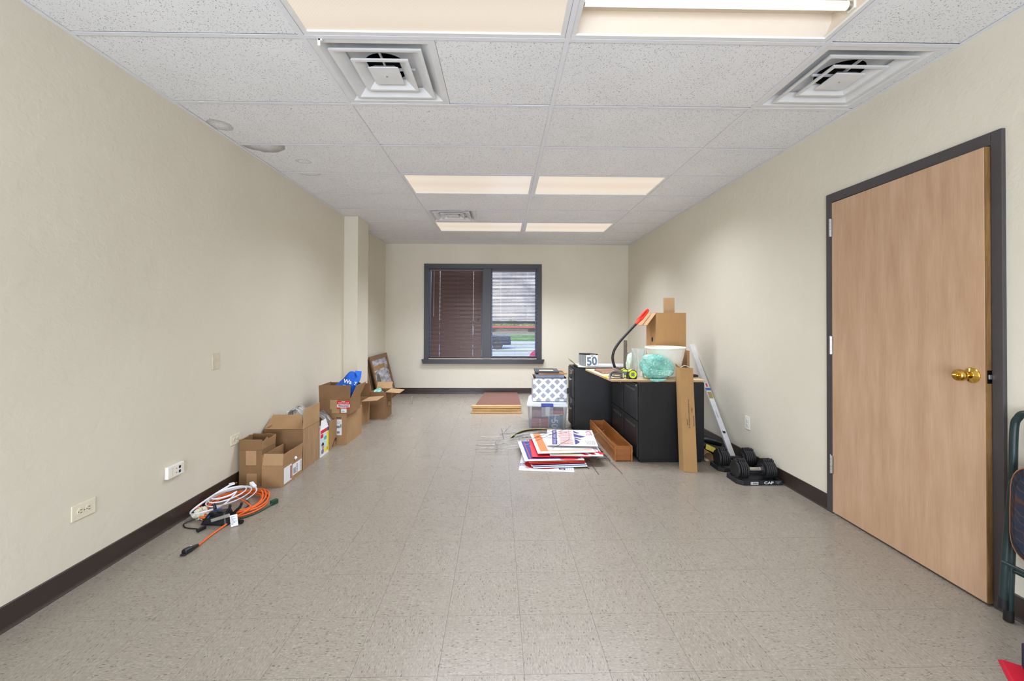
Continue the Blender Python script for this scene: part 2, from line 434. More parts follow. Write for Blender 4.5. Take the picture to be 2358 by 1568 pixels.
MB().box(XL, XL+0.02, YN, 5.352, ZC-0.0014, ZC+0.0003).box(XL, XL+0.02, 5.766, YB, ZC-0.0014, ZC+0.0003).build('wall_angle', TEE, ceil)
MB().box(XR-0.02, XR, YN, YB, ZC-0.0014, ZC+0.0003).build('wall_angle', TEE, ceil)
MB().box(XL+0.02, XR-0.02, YB-0.02, YB, ZC-0.0014, ZC+0.0003).build('wall_angle', TEE, ceil)

# ---- cove baseboards
def cove(name, p0, p1, nrm):
    p0 = Vector(p0); p1 = Vector(p1); nrm = Vector(nrm)
    prof = [(0, 0.0), (0.014, 0.0), (0.014, 0.0025), (0.009, 0.006), (0.006, 0.012), (0.005, 0.02), (0.005, 0.098), (0.003, 0.101), (0, 0.102)]
    b = MB(); b.prism([p0 + nrm*a + Vector((0,0,z)) for a, z in prof], p1 - p0)
    return struct(b.build(name, BASEB))
cove('baseboard_left', (XL, YN, 0), (XL, 5.352, 0), (1,0,0))
cove('baseboard_left_column', (-1.8045, 5.352, 0), (-1.8045, 5.766, 0), (1,0,0))
cove('baseboard_left_corner', (XL, 5.766, 0), (XL, YB, 0), (1,0,0))
cove('baseboard_right', (XR, DY1+0.047, 0), (XR, YB, 0), (-1,0,0))
cove('baseboard_right_near', (XR, YN, 0), (XR, DY0-0.045, 0), (-1,0,0))
cove('baseboard_back', (XL, YB, 0), (XR, YB, 0), (0,-1,0))

# ---- door and its steel frame
dframe = struct(bpy.data.objects.new('door_1', None)); COL.objects.link(dframe); dframe.location = (XR, 2.3, 0)
def loc(b, name, mat, parent=dframe, **k):
    o = b.build(name, mat, parent, **k); o.location = (-parent.location.x, -parent.location.y, -parent.location.z); return o
F0, F1 = XR-0.016, XR+0.11
loc(MB().box(F0, F1, 1.784, 1.828, 0, 2.074), 'door_jamb', FRAME_M, bevel=0.003)
loc(MB().box(F0, F1, 2.731, 2.777, 0, 2.074), 'door_jamb', FRAME_M, bevel=0.003)
loc(MB().box(F0, F1, 1.828, 2.731, 2.016, 2.074), 'door_head', FRAME_M, bevel=0.003)
DOORW = N('birch_veneer'); v = DOORW.coords((1, 5.5, 0.8))
w = DOORW.noise(v, 2.6, 6, 0.62); w2 = DOORW.noise(DOORW.coords((1, 160, 3)), 1.6, 3); w3 = DOORW.noise(DOORW.coords(), 1.4, 3)
c = DOORW.ramp(w, [(0.25, srgb(176,140,110)), (0.5, srgb(192,158,127)), (0.75, srgb(204,172,143))])
c = DOORW.mix(0.22, c, DOORW.ramp(w2, [(0.3, srgb(168,132,102)), (0.7, srgb(208,178,150))]))
c = DOORW.mix(DOORW.math('MULTIPLY', DOORW.ramp(w3, [(0.45, (0,0,0)), (0.75, (1,1,1))]), 0.35), c, srgb(182,138,98))
DOORM = DOORW.set(c, 0.42, 0, 0.35)
EDGEW = wood('raw_edge_wood', srgb(94, 66, 34), srgb(150, 114, 66), 'z', 0.6, 1.6)
door = bpy.data.objects.new('door_leaf', None); COL.objects.link(door); door.parent = dframe
door.location = (-0.016, 2.727-2.3, 0); DLEN, DTH = 0.896, 0.044
door.rotation_euler = (0, 0, -math.asin(0.021/DLEN))       # ajar: latch edge stands proud of the frame
MB().box(0, DTH, -DLEN+0.004, 0, 0.012, 2.011).build('panel', DOORM, door, bevel=0.0015)
MB().box(0.0015, DTH-0.0015, -DLEN, -DLEN+0.004, 0.012, 2.011).build('edge_strip', EDGEW, door)
BRASS = plain('polished_brass', srgb(214, 176, 84), 0.12, 1.0, var=0.04)
kn = MB(); KZ = 1.000; KY = -0.841
Tk = Matrix.Translation((0, KY, KZ)) @ Matrix.Rotation(-pi/2, 4, 'Y')
kn.lathe([(0.0, 0.0), (0.034, 0.0), (0.034, 0.004), (0.029, 0.009), (0.017, 0.012), (0.0155, 0.014), (0.0165, 0.03), (0.018, 0.036), (0.024, 0.043), (0.0275, 0.054), (0.0265, 0.066), (0.022, 0.072), (0.0, 0.0735)], 32, T=Tk)
ko = kn.build('door_knob', BRASS, door, smooth=40)
MB().box(-0.0055, 0.0055, -0.011, 0.011, 0.0, 0.010, T=Matrix.Translation((-0.0735, KY, KZ)) @ Matrix.Rotation(-pi/2, 4, 'Y')).build('turn_button', BRASS, ko, bevel=0.003)
lt = MB().box(0.005, 0.027, -DLEN-0.0015, -DLEN, 0.970, 1.028).build('latch_plate', plain('blackened_steel', srgb(30, 28, 24), 0.3, 0.9), door)
MB().box(0.008, 0.022, -DLEN-0.005, -DLEN, 0.988, 1.010).build('latch_bolt', CHROME, lt, bevel=0.003)
for z in (1.909, 1.145, 0.374):
    hb = MB(); zt, zb = z, z-0.116
    for q in range(5): hb.cyl((-0.004, 0.010, zb + (zt-zb)*q/5 + 0.0006), (-0.004, 0.010, zb + (zt-zb)*(q+1)/5 - 0.0006), 0.0075, n=12)
    hb.cyl((-0.004, 0.010, zt), (-0.004, 0.010, zt+0.004), 0.006, 0.003, n=12)
    hb.box(-0.002, 0.0, -0.010, 0.008, zb, zt)
    hb.build('hinge', CHROME, door, smooth=40)

# ---- window
win = struct(bpy.data.objects.new('window_1', None)); COL.objects.link(win); win.location = (0, YB, 0)
def wpart(b, name, mat, **k): return b.build(name, mat, win, **k)
WF = plain('window_bronze_paint', srgb(56, 54, 58), 0.4, var=0.05)
def frame_piece(poly): return MB().prism(poly, (0, 0.018, 0))
y_ = -0.018
for poly in ([(-1.322,y_,2.205),(0.675,y_,2.205),(0.592,y_,2.128),(-1.24,y_,2.128)], [(-1.318,y_,0.588),(-1.322,y_,2.205),(-1.24,y_,2.128),(-1.24,y_,0.588)], [(0.676,y_,0.588),(0.675,y_,2.205),(0.592,y_,2.128),(0.592,y_,0.588)]):
    wpart(frame_piece(poly), 'casing', WF, bevel=0.002)
MULL = (-0.327, -0.187)
wpart(MB().box(MULL[0], MULL[1], -0.006, 0.12, 0.600, 2.128), 'mullion', WF, bevel=0.002)
wpart(MB().prism([(-1.351,-0.06,0.588),(0.720,-0.06,0.588),(0.698,-0.06,0.513),(-1.332,-0.06,0.513)], (0,0.06,0)), 'sill', WF, bevel=0.002)
wpart(MB().box(WX0, WX1, 0.0, 0.13, 0.600, 0.608), 'stool', WF)
wpart(MB().box(WX0, WX0+0.004, 0.0, 0.13, 0.608, 2.128), 'reveal_liner', WF); wpart(MB().box(WX1-0.004, WX1, 0.0, 0.13, 0.608, 2.128), 'reveal_liner', WF)
wpart(MB().box(WX0+0.004, WX1-0.004, 0.0, 0.13, 2.122, 2.128), 'reveal_liner', WF)
JAMB = plain('window_track_vinyl', srgb(96, 104, 132), 0.35)
for x0, x1 in ((WX0, MULL[0]), (MULL[1], WX1)):
    t = 0.022; b = MB()
    b.box(x0, x0+t, 0.075, 0.115, 0.606, 2.128).box(x1-t, x1, 0.075, 0.115, 0.606, 2.128).box(x0+t, x1-t, 0.075, 0.115, 2.106, 2.128).box(x0+t, x1-t, 0.075, 0.115, 0.606, 0.63)
    b.box(x0+t, x1-t, 0.08, 0.11, 1.20, 1.235)
    fr = wpart(b, 'sash_frame', JAMB)
    MB().box(x0+t, x1-t, 0.093, 0.097, 1.235, 2.106).build('pane', PANE, fr)
    MB().box(x0+t, x1-t, 0.093, 0.097, 0.63, 1.20).build('pane', PANE, fr)

# ---- blinds
def blind(x0, x1, label, tilt, zt, zb, n, side, holes):
    B = thing('window_blind', label, 'blind', ((x0+x1)/2, YB+0.036, zt), group=None)
    hw = (x1-x0)/2
    MB().box(-hw-0.012, hw+0.012, -0.014, 0.014, 0.0, 0.028).build('headrail', SLAT, B, bevel=0.002)
    sw = 0.0125; prof = [(-sw, -0.0012), (-sw*0.5, 0.0008), (0, 0.0014), (sw*0.5, 0.0008), (sw, -0.0012)]
    xs_ = [-hw] + [e for h in holes for e in (h-0.0045, h+0.0045)] + [hw]
    b = MB()
    for t in (0, 0.0006):
        for q in range(len(xs_)-1):
            hole = q % 2 == 1
            for k in range(4):
                if hole and k in (1, 2): continue
                (ya, za), (yb, zb_) = prof[k], prof[k+1]
                b.add([(xs_[q], ya, za+t), (xs_[q+1], ya, za+t), (xs_[q+1], yb, zb_+t), (xs_[q], yb, zb_+t)], [(0,1,2,3)])
    me = b.mesh('slat', SLAT)
    for p in me.polygons: p.use_smooth = True
    pitch = (zt - zb - 0.012)/n
    for k in range(n):
        o = bpy.data.objects.new('slat', me); COL.objects.link(o); o.parent = B
        o.location = (0, 0, -0.001 - pitch*(k+0.5)); o.rotation_euler = (tilt + rad(random.uniform(-1.5, 1.5)), 0, 0)
    MB().box(-hw, hw, -0.009, 0.009, zb-zt, zb-zt+0.014).build('bottom_rail', SLAT, B, bevel=0.002)
    for h in list(holes) + [0.02]:
        MB().box(h-0.0008, h+0.0008, -0.0135, -0.0125, zb-zt, 0).build('ladder_cord', plain('grey_cord', srgb(120, 105, 100), 0.7), B)
    return B
bl = blind(-1.205, -0.336, 'closed brown mini blind with a clear tilt wand, left half of the window', rad(66), 2.088, 0.612, 66, -1, (-0.285, 0.285))
bl.rotation_euler = (0, rad(0.5), 0)
MB().cyl((-0.385, -0.02, 0.0), (-0.385, -0.02, -0.78), 0.0042, n=6).build('tilt_wand', plain('frosted_wand', srgb(196, 180, 172), 0.25), bl)
MB().cyl((0.378, -0.018, 0.0), (0.378, -0.018, -0.80), 0.0012, n=5).cyl((0.378, -0.018, -0.84), (0.378, -0.018, -0.80), 0.008, 0.003, n=8).build('pull_cord', plain('brown_cord', srgb(84, 62, 56), 0.7), bl)
blind(-0.165, 0.570, 'open brown mini blind with daylight between its slats, right half of the window', rad(-19), 2.075, 0.618, 60, 1, (-0.225, 0.235))

# ================================================================ CEILING FIXTURES
lab = {(0,-1): 'lit ceiling troffer with sagging ribbed lens, left of the middle tee nearest the camera', (1,-1): 'open ceiling troffer without lens, its fluorescent tubes bare',
       (0,3): 'lit ceiling troffer left of the middle tee, in the middle pair', (1,3): 'lit ceiling troffer right of the middle tee, in the middle pair',
       (0,6): 'lit ceiling troffer beside the far square vent, left in the pair nearest the window', (1,6): 'lit ceiling troffer right of the middle tee, in the pair nearest the window'}
for bay, row in TROFFERS:
    cx = (GX[0]+GX[1])/2 if bay == 0 else (GX[1]+GX[2])/2; cy = 1.9618 + 0.6096*(row+0.5)
    T = thing('ceiling_light', lab[(bay, row)], 'ceiling light', (cx, cy, ZC), group='fluorescent troffers in the ceiling grid')
    hx, hy = 0.597, 0.2925; ix, iy = hx-0.022, hy-0.022
    fr = MB()
    for q in ((-hx, hx, -hy, -iy), (-hx, hx, iy, hy), (-hx, -ix, -iy, iy), (ix, hx, -iy, iy)): fr.box(*q, 0.0008, 0.012)
    fr.build('frame', WHITE_METAL, T, bevel=0.001)
    if (bay, row) != (1, -1):
        MB().box(-hx, hx, -hy, hy, 0.075, 0.08).build('housing', WHITE_METAL, T)
        b = MB(); nx, ny = 24, 8      # lens sheet, bowed a little
        for k in range(ny+1):
            for i in range(nx+1):
                x = -ix + 2*ix*i/nx; y = -iy + 2*iy*k/ny
                b.v.append(Vector((x, y, 0.010 - 0.006*(1-(x/ix)**2)*(1-(y/iy)**2))))
        for k in range(ny):
            for i in range(nx): b.f.append([k*(nx+1)+i, k*(nx+1)+i+1, (k+1)*(nx+1)+i+1, (k+1)*(nx+1)+i]); b.m.append(0)
        b.build('lens', LENS, T, smooth=60)
    else:
        REFL = plain('white_reflector', srgb(226, 214, 198), 0.5, var=0.01)  # white enamel with the tubes' warm light tinted into its colour
        b = MB()
        b.prism([(-hx, -hy, 0.012), (-hx, -hy+0.045, 0.062), (-hx, -hy+0.05, 0.095), (-hx, hy-0.05, 0.095), (-hx, hy-0.045, 0.062), (-hx, hy, 0.012), (-hx, hy, 0.10), (-hx, -hy, 0.10)], (2*hx, 0, 0))
        b.box(-hx, -hx+0.01, -hy, hy, 0.012, 0.1).box(hx-0.01, hx, -hy, hy, 0.012, 0.1)
        b.build('reflector', REFL, T)
        MB().prism([(-hx+0.01, -0.055, 0.095), (-hx+0.01, -0.035, 0.055), (-hx+0.01, 0.035, 0.055), (-hx+0.01, 0.055, 0.095)], (2*hx-0.02, 0, 0)).build('ballast_cover', REFL, T)
        for ty in (-0.13, 0.13):
            tb = MB().cyl((-0.565, ty, 0.05), (0.565, ty, 0.05), 0.0175, n=20).build('fluorescent_tube', TUBE, T, smooth=40)
            for s in (-1, 1): MB().cyl((s*0.575, ty, 0.05), (s*0.562, ty, 0.05), 0.0178, n=20).build('end_cap', CHROME, tb, smooth=40)
            for s in (-1, 1):
                MB().box(s*0.588-0.009, s*0.588+0.009, ty-0.02, ty+0.02, 0.03, 0.095).build('lamp_holder', PLATE_W, T, bevel=0.003)
        st = MB().box(-0.36, -0.31, 0.165, 0.205, 0.0935, 0.0948).build('sticker', plain('cream_sticker', srgb(236, 222, 190), 0.6), T)
        text('sticker_text', 'LAMPS ONLY', 0.008, plain('dark_ink', srgb(70, 60, 50), 0.7), st, (-0.335, 0.185, 0.0931), (pi, 0, 0))
for cx, cy, z0 in ((-0.85, 1.975, 2.527),):
    tag(MB().box(-0.006, 0.006, -0.004, 0.004, -0.018, 0.012).box(-0.004, 0.014, -0.004, 0.004, 0.006, 0.012).build('lens_clip', PLATE_W, loc=(cx, cy, z0)), 'small white plastic clip hanging at the edge of the sagging troffer lens', 'clip')

def vent(cx, cy, label):
    V = thing('air_vent', label, 'vent', (cx, cy, ZC), group='square ceiling diffusers')
    b = MB()
    def ring(b, h0, z0, h1, z1, t=0.0015):      # sloped square band between two half-sizes
        c0 = [(-h0,-h0,z0),(h0,-h0,z0),(h0,h0,z0),(-h0,h0,z0)]; c1 = [(-h1,-h1,z1),(h1,-h1,z1),(h1,h1,z1),(-h1,h1,z1)]
        for k in range(4):
            q = (k+1) % 4; b.add([c0[k], c0[q], c1[q], c1[k]], [(0,1,2,3)])
            b.add([Vector(p)+Vector((0,0,t)) for p in (c0[k], c0[q], c1[q], c1[k])], [(3,2,1,0)])
    ring(b, 0.2975, 0.001, 0.262, 0.001); ring(b, 0.262, 0.001, 0.215, 0.036)
    m_ = 32; sq = []; ci = []
    for k in range(m_):
        t = 2*pi*k/m_ + pi/4; cx_, sy_ = cos(t), sin(t); q = 0.215/max(abs(cx_), abs(sy_)); sq.append((cx_*q, sy_*q, 0.036)); ci.append((cx_*0.115, sy_*0.115, 0.048))
    b.add(sq + ci, [(k, (k+1) % m_, m_+(k+1) % m_, m_+k) for k in range(m_)])
    b.build('face_panel', VENT_M, V)
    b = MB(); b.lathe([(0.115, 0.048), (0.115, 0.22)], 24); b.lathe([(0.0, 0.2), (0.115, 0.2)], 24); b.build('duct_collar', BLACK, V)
    for h, d in ((0.224, 0.06), (0.144, 0.045)):
        b = MB(); ring(b, h, -0.006, h-0.016, -0.006); ring(b, h-0.016, -0.006, h-0.060, 0.026); ring(b, h, -0.006, h-0.004, 0.004); b.build('louver', VENT_M, V)
    b = MB(); b.box(-0.077, 0.077, -0.077, 0.077, -0.004, 0.0); ring(b, 0.077, -0.004, 0.05, 0.022)
    b.box(-0.15, 0.15, -0.004, 0.004, 0.026, 0.038).box(-0.004, 0.004, -0.15, 0.15, 0.026, 0.038)
    b.build('centre_plate', VENT_M, V)
    MB().cyl((0, 0, -0.006), (0, 0, -0.004), 0.005, n=10).build('screw', CHROME, V)
    return V
va = vent(-0.921+0.3048, 1.9618+0.3048, 'square ceiling vent below the sagging lens on the left')
vent(1.518+0.3048, 1.9618+0.3048, 'square ceiling vent against the right wall above the door')
vent(-0.921+0.3048, 1.9618+5.5*0.6096, 'small looking far square ceiling vent between the two rear pairs of lights')
# ================================================================ LEFT WALL: cartons, cords, plates
CARD = cardboard('kraft_cardboard', srgb(164, 129, 92))
CARD_D = cardboard('shaded_brown_cardboard', srgb(136, 104, 72))  # kraft tone darkened, shade of the front faces put into the colour
CARD_L = cardboard('lit_pale_cardboard', srgb(178, 144, 106))  # kraft tone lightened, light on the side flaps put into the colour
TAPE = plain('packing_tape', srgb(178, 142, 104), 0.25, var=0.05)
PAPER = plain('white_paper', srgb(232, 231, 230), 0.6, var=0.03)
INK = plain('black_ink', srgb(34, 32, 34), 0.6)
GREYINK = plain('grey_print', srgb(120, 122, 132), 0.6)
RED = plain('red_print', srgb(206, 28, 36), 0.5, var=0.04)
YEL = plain('yellow_print', srgb(244, 222, 22), 0.5, var=0.03)
FILM = glassy('clear_film', (0.96, 0.96, 0.97), 0.10, 0.15)
SKIN = plain('printed_skin', srgb(196, 140, 112), 0.5)
CT = 0.004
def carton(label, x0, x1, y0, y1, z0, h, mat, flaps, group='cardboard boxes along the left wall', lid=False, inner=None):
    w, d = x1-x0, y1-y0
    T = thing('cardboard_box', label, 'box', ((x0+x1)/2, (y0+y1)/2, z0), group=group)
    b = MB(); X, Yh = w/2, d/2
    b.box(-X, X, -Yh, -Yh+CT, 0, h).box(-X, X, Yh-CT, Yh, 0, h).box(-X, -X+CT, -Yh+CT, Yh-CT, 0, h).box(X-CT, X, -Yh+CT, Yh-CT, 0, h).box(-X+CT, X-CT, -Yh+CT, Yh-CT, 0, CT)
    b.build('body', mat, T)
    if lid: MB().box(-X, X, -Yh, -0.001, h, h+CT).build('flap', mat, T); MB().box(-X, X, 0.001, Yh, h, h+CT).build('flap', mat, T)
    for side, L, ang, i0, i1, torn, fm, *full in flaps:
        a = rad(ang)
        e = {'f': ((-X,-Yh),(X,-Yh),(0,-1)), 'b': ((X,Yh),(-X,Yh),(0,1)), 'r': ((X,-Yh),(X,Yh),(1,0)), 'l': ((-X,Yh),(-X,-Yh),(-1,0))}[side]
        out = Vector((*e[2], 0)); dr = Vector((0,0,1))*cos(a) + out*sin(a); nrm = (out*cos(a) - Vector((0,0,1))*sin(a))*CT
        p0 = Vector((*e[0], h+0.0015)) - out*CT; p1 = Vector((*e[1], h+0.0015)) - out*CT; ed = (p1-p0).normalized()
        top = [p1 - ed*i1 + dr*L, p0 + ed*i0 + dr*L]
        if torn:
            n = 9; t0, t1 = top; rr = random.Random(5)
            top = [t0.lerp(t1, k/n) - dr*(rr.random()*torn) for k in range(n+1)]
        MB().prism([p0 + ed*(i0 if full else 0.002), p1 - ed*(i1 if full else 0.002)] + top, nrm).build('flap', fm or mat, T)
    return T, X, Yh
def patch(T, name, mat, face, a0, a1, z0, z1, X, Yh, off=0.0006):   # thin label stuck on the front ('f') or right ('r') face
    b = MB()
    if face == 'f': b.box(a0, a1, -Yh-off, -Yh+0.0001, z0, z1)
    else: b.box(X-0.0001, X+off, a0, a1, z0, z1)
    return b.build(name, mat, T)
# tall box with torn flaps
T, X, Yh = carton('tall brown cardboard box with torn upright flaps, nearest the left wall outlet', -1.958, -1.789, 3.222, 3.412, 0, 0.267, CARD_D,
    [('f', 0.078, 3, 0, 0, 0, None), ('r', 0.083, 4, 0, 0, 0.022, CARD), ('l', 0.08, 0, 0.004, 0, 0.01, None), ('b', 0.08, -6, 0, 0, 0.006, None)])
patch(T, 'tape', TAPE, 'f', -0.034, 0.042, 0.156, 0.262, X, Yh); patch(T, 'tape', TAPE, 'f', -0.028, 0.048, 0.002, 0.092, X, Yh)
# low box with labels
T, X, Yh = carton('low open cardboard box with two white shipping labels on its side', -1.777, -1.622, 3.199, 3.506, 0, 0.156, CARD,
    [('f', 0.085, -10, 0.006, 0.004, 0, CARD_L), ('r', 0.086, 4, 0, 0, 0.004, CARD), ('l', 0.08, 0, 0, 0, 0.004, None)])
l = patch(T, 'label', PAPER, 'r', -0.138, -0.022, 0.012, 0.132, X, Yh)
MB().box(X+0.0007, X+0.0013, -0.042, -0.026, 0.022, 0.120).build('red_bar', plain('maroon_print', srgb(120, 26, 34), 0.5), l)
l = patch(T, 'label', PAPER, 'r', -0.008, 0.142, 0.030, 0.118, X, Yh)
b = MB()
for k in range(9): b.box(X+0.0007, X+0.0013, 0.118, 0.136, 0.036+k*0.0088, 0.0395+k*0.0088+0.002*(k % 3 == 0))
for k in range(6): b.box(X+0.0007, X+0.0013, 0.055, 0.074, 0.036+k*0.012, 0.043+k*0.012)
for k in range(5): b.box(X+0.0007, X+0.0013, 0.006+0.008*k, 0.010+0.008*k, 0.04, 0.085)
tag(b.build('barcode', GREYINK, l), kind='stuff')
MB().lathe([(0.0, 0.0), (0.012, 0.002), (0.014, 0.008), (0.006, 0.016), (0.0, 0.018)], 8, T=Matrix.Translation((X, 0.03, 0.158)) @ Matrix.Rotation(pi/2, 4, 'Y')).build('styrofoam_bit', PAPER, T, smooth=60)
def blob(name, mat, parent, c, r, amp, seed, loc=None, n=18, m=10, zflat=None):
    rr = random.Random(seed); ph = [(rr.uniform(0, 6.28), rr.uniform(0, 6.28), rr.randint(2, 7), rr.randint(2, 6)) for _ in range(6)]
    b = MB(); vs = []
    for k in range(m+1):
        for i in range(n):
            t = pi*k/m; p = 2*pi*i/n
            q = 1 + amp*sum(sin(f*p + a)*sin(g*t + e) for a, e, f, g in ph)/2
            z = c[2] + r[2]*q*cos(t)
            if zflat is not None: z = max(z, zflat)
            vs.append((c[0] + r[0]*q*sin(t)*cos(p), c[1] + r[1]*q*sin(t)*sin(p), z))
    fs = [(k*n+i, k*n+(i+1) % n, (k+1)*n+(i+1) % n, (k+1)*n+i) for k in range(m) for i in range(n)]
    b.add(vs, fs); return b.build(name, mat, parent, loc)
CRINKLE = N('crinkled_white_plastic'); v = CRINKLE.coords(); CRINKLE.bump(CRINKLE.noise(v, 55, 4, 0.7), 1.0, 0.01)
CRINKLE = CRINKLE.set(CRINKLE.ramp(CRINKLE.noise(v, 40, 3), [(0.3, srgb(150,150,160)), (0.6, srgb(225,225,232))]), 0.2)
tag(blob('plastic_wrap', CRINKLE, None, (0, 0, 0), (0.066, 0.12, 0.05), 0.3, 3, loc=(-1.70, 3.37, 0.085)), 'crumpled white plastic wrap inside the low labelled box', 'packing')
# big box with a wood-grain print side
WGRAIN = wood('woodgrain_print', srgb(140, 108, 76), srgb(176, 143, 105), 'z', 0.7, 1.3)
T, X, Yh = carton('big cardboard box with an upright side flap and wood grain printed side', -1.957, -1.637, 3.548, 3.868, 0, 0.336, CARD_D,
    [('f', 0.165, -58, 0.0, 0.075, 0, CARD), ('r', 0.170, 5, -0.012, 0.035, 0, CARD_L), ('l', 0.05, -60, 0.02, 0.02, 0, None)])
patch(T, 'printed_side', WGRAIN, 'r', -Yh+0.002, Yh-0.002, 0.002, 0.333, X, Yh)
# diaper-type carton
T = thing('printed_carton', 'narrow white carton with a photo of a baby in red and yellow print', 'carton', (-1.70, 3.968, 0))
MB().box(-0.10, 0.068, -0.090, 0.090, 0, 0.241).build('body', PAPER, T)
MB().prism([(0.066, -0.088, 0.241), (0.066, 0.088, 0.241), (0.052, 0.062, 0.318), (0.052, -0.035, 0.318)], (-0.003, 0, 0)).build('flap', PAPER, T)
fx = 0.0686
def pp(name, mat, y0, y1, z0, z1, k=0): return MB().box(fx-0.0008, fx+0.0004*(k+1), y0, y1, z0, z1).build(name, mat, T)
pp('blue_panel', plain('pale_blue_print', srgb(196, 218, 224), 0.5), -0.088, 0.062, 0.02, 0.20)
pp('red_band', RED, -0.088, 0.05, 0.208, 0.239); pp('red_block', RED, -0.088, -0.035, 0.168, 0.202, 1); pp('yellow_band', YEL, 0.05, 0.088, 0.03, 0.205, 1); pp('yellow_corner', YEL, -0.01, 0.06, 0.022, 0.060, 1)
pp('navy_corner', plain('navy_print', srgb(52, 60, 128), 0.5), 0.055, 0.088, 0.206, 0.240, 1)
b = MB()
for z0, z1, y0, y1 in ((0.06, 0.118, -0.06, -0.012), (0.022, 0.066, -0.075, -0.02)): b.prism([(fx+0.0007, (y0+y1)/2 + (y1-y0)/2*cos(2*pi*i/14), (z0+z1)/2 + (z1-z0)/2*sin(2*pi*i/14)) for i in range(14)], (0.0006, 0, 0), mi=0 if z0 > 0.05 else 1)
b.build('baby_photo', [SKIN, plain('mauve_print', srgb(140, 106, 140), 0.5)], T)
MB().prism([(fx+0.0014, -0.042 + 0.026*cos(pi*i/8) - 0.004, 0.098 + 0.026*sin(pi*i/8)) for i in range(9)], (0.0005, 0, 0)).build('baby_hair', INK, T)
for s_ in ('',):
    MB().prism([(fx+0.0013, 0.012 + 0.03*cos(2*pi*i/14), 0.155 + 0.018*sin(2*pi*i/14)) for i in range(14)], (0.0004, 0, 0)).build('teal_emblem', plain('teal_print', srgb(96, 170, 176), 0.5), T)
MB().box(0.0515, 0.0535, 0.008, 0.014, 0.245, 0.317).build('red_stripe', RED, T)
# small box behind it
T, X, Yh = carton('small cardboard box with a printed black glass symbol, holding clear film', -1.86, -1.637, 4.082, 4.264, 0, 0.192, CARD,
    [('r', 0.075, 2, 0.0, 0.012, 0, CARD), ('b', 0.07, 0, 0, 0, 0, None), ('l', 0.07, 0, 0, 0, 0, None)])
b = MB(); b.prism([(X+0.0002, 0.058, 0.082), (X+0.0002, 0.086, 0.082), (X+0.0002, 0.083, 0.052), (X+0.0002, 0.074, 0.044), (X+0.0002, 0.074, 0.022), (X+0.0002, 0.082, 0.018), (X+0.0002, 0.062, 0.018), (X+0.0002, 0.070, 0.022), (X+0.0002, 0.070, 0.044), (X+0.0002, 0.061, 0.052)], (0.0006, 0, 0))
b.build('glass_symbol', INK, T)
text('printed_word', 'FRAGILE', 0.024, INK, T, (X+0.0004, 0.02, 0.045), rot_frame((0, 0.72, 0.69), (0, -0.69, 0.72)), bold=0.0008)
def film(name, label, pts, seed, loc):
    rr = random.Random(seed); b = MB(); n = 14; m = len(pts)
    for k in range(n+1):
        for i, (a, c_) in enumerate(pts):
            p = Vector(a).lerp(Vector(c_), k/n) + Vector((rr.uniform(-1,1), rr.uniform(-1,1), rr.uniform(-1,1)))*0.012
            b.v.append(p)
    for k in range(n):
        for i in range(m-1): b.f.append([k*m+i, k*m+i+1, (k+1)*m+i+1, (k+1)*m+i]); b.m.append(0)
    return tag(b.build(name, FILM, None, loc, smooth=80), label, 'plastic film')
film('plastic_film', 'loose clear plastic film bulging from the small box by the baby print carton', [((-0.16,0.02,0.0),(-0.17,0.22,0.02)), ((-0.12,-0.03,0.07),(-0.13,0.2,0.09)), ((-0.05,0.0,0.10),(-0.06,0.2,0.11)), ((0.0,0.02,0.085),(0.0,0.19,0.07)), ((0.035,0.03,0.03),(0.04,0.17,0.02)), ((0.05,0.04,-0.02),(0.045,0.15,-0.03))], 4, (-1.70, 4.05, 0.235))
film('plastic_film', 'loose clear plastic film behind the big box against the left wall', [((-0.08,0.0,0.0),(-0.08,0.18,0.0)), ((-0.06,0.0,0.075),(-0.06,0.18,0.09)), ((0.0,0.0,0.10),(0.0,0.17,0.11)), ((0.07,0.0,0.05),(0.06,0.16,0.06)), ((0.08,0.0,-0.01),(0.08,0.14,-0.01))], 9, (-1.868, 3.89, 0.335))
# closed box with label and the FRAGILE box standing on it
T, X, Yh = carton('closed cardboard box with a white shipping label, under the FRAGILE box', -1.86, -1.541, 4.274, 4.724, 0, 0.306, CARD, [], lid=True)
l = patch(T, 'label', PAPER, 'f', X-0.105, X-0.049, 0.098, 0.252, X, Yh)
b = MB()
for z0, z1, a0, a1 in ((0.166, 0.190, -0.098, -0.068), (0.114, 0.136, -0.096, -0.070), (0.172, 0.205, -0.064, -0.053), (0.226, 0.230, -0.095, -0.062), (0.212, 0.215, -0.095, -0.070)): b.box(X+a0, X+a1, -Yh-0.0012, -Yh-0.0006, z0, z1)
tag(b.build('label_print', GREYINK, l), kind='stuff')
for k in range(3): MB().box(X-0.098+k*0.016, X-0.088+k*0.016, -Yh-0.0008, -Yh, 0.262, 0.275).build('ink_mark', INK, T)
T, X, Yh = carton('open cardboard box with a red FRAGILE sticker, stacked on the closed box', -1.812, -1.502, 4.262, 4.565, 0.3115, 0.140, CARD_D,
    [('f', 0.140, 0, 0, 0, 0, None), ('r', 0.150, 24, 0, 0.0, 0, CARD), ('l', 0.135, 2, 0, 0, 0, None), ('b', 0.13, -4, 0, 0, 0, None)])
patch(T, 'tape', TAPE, 'f', -0.045, 0.028, 0.045, 0.138, X, Yh); patch(T, 'tape', TAPE, 'f', -0.028, 0.046, 0.004, 0.046, X, Yh)
s = patch(T, 'fragile_sticker', RED, 'f', 0.022, 0.150, 0.050, 0.128, X, Yh, 0.001)
MB().box(0.024, 0.149, -Yh-0.0016, -Yh-0.0009, 0.064, 0.093).build('white_band', PAPER, s)
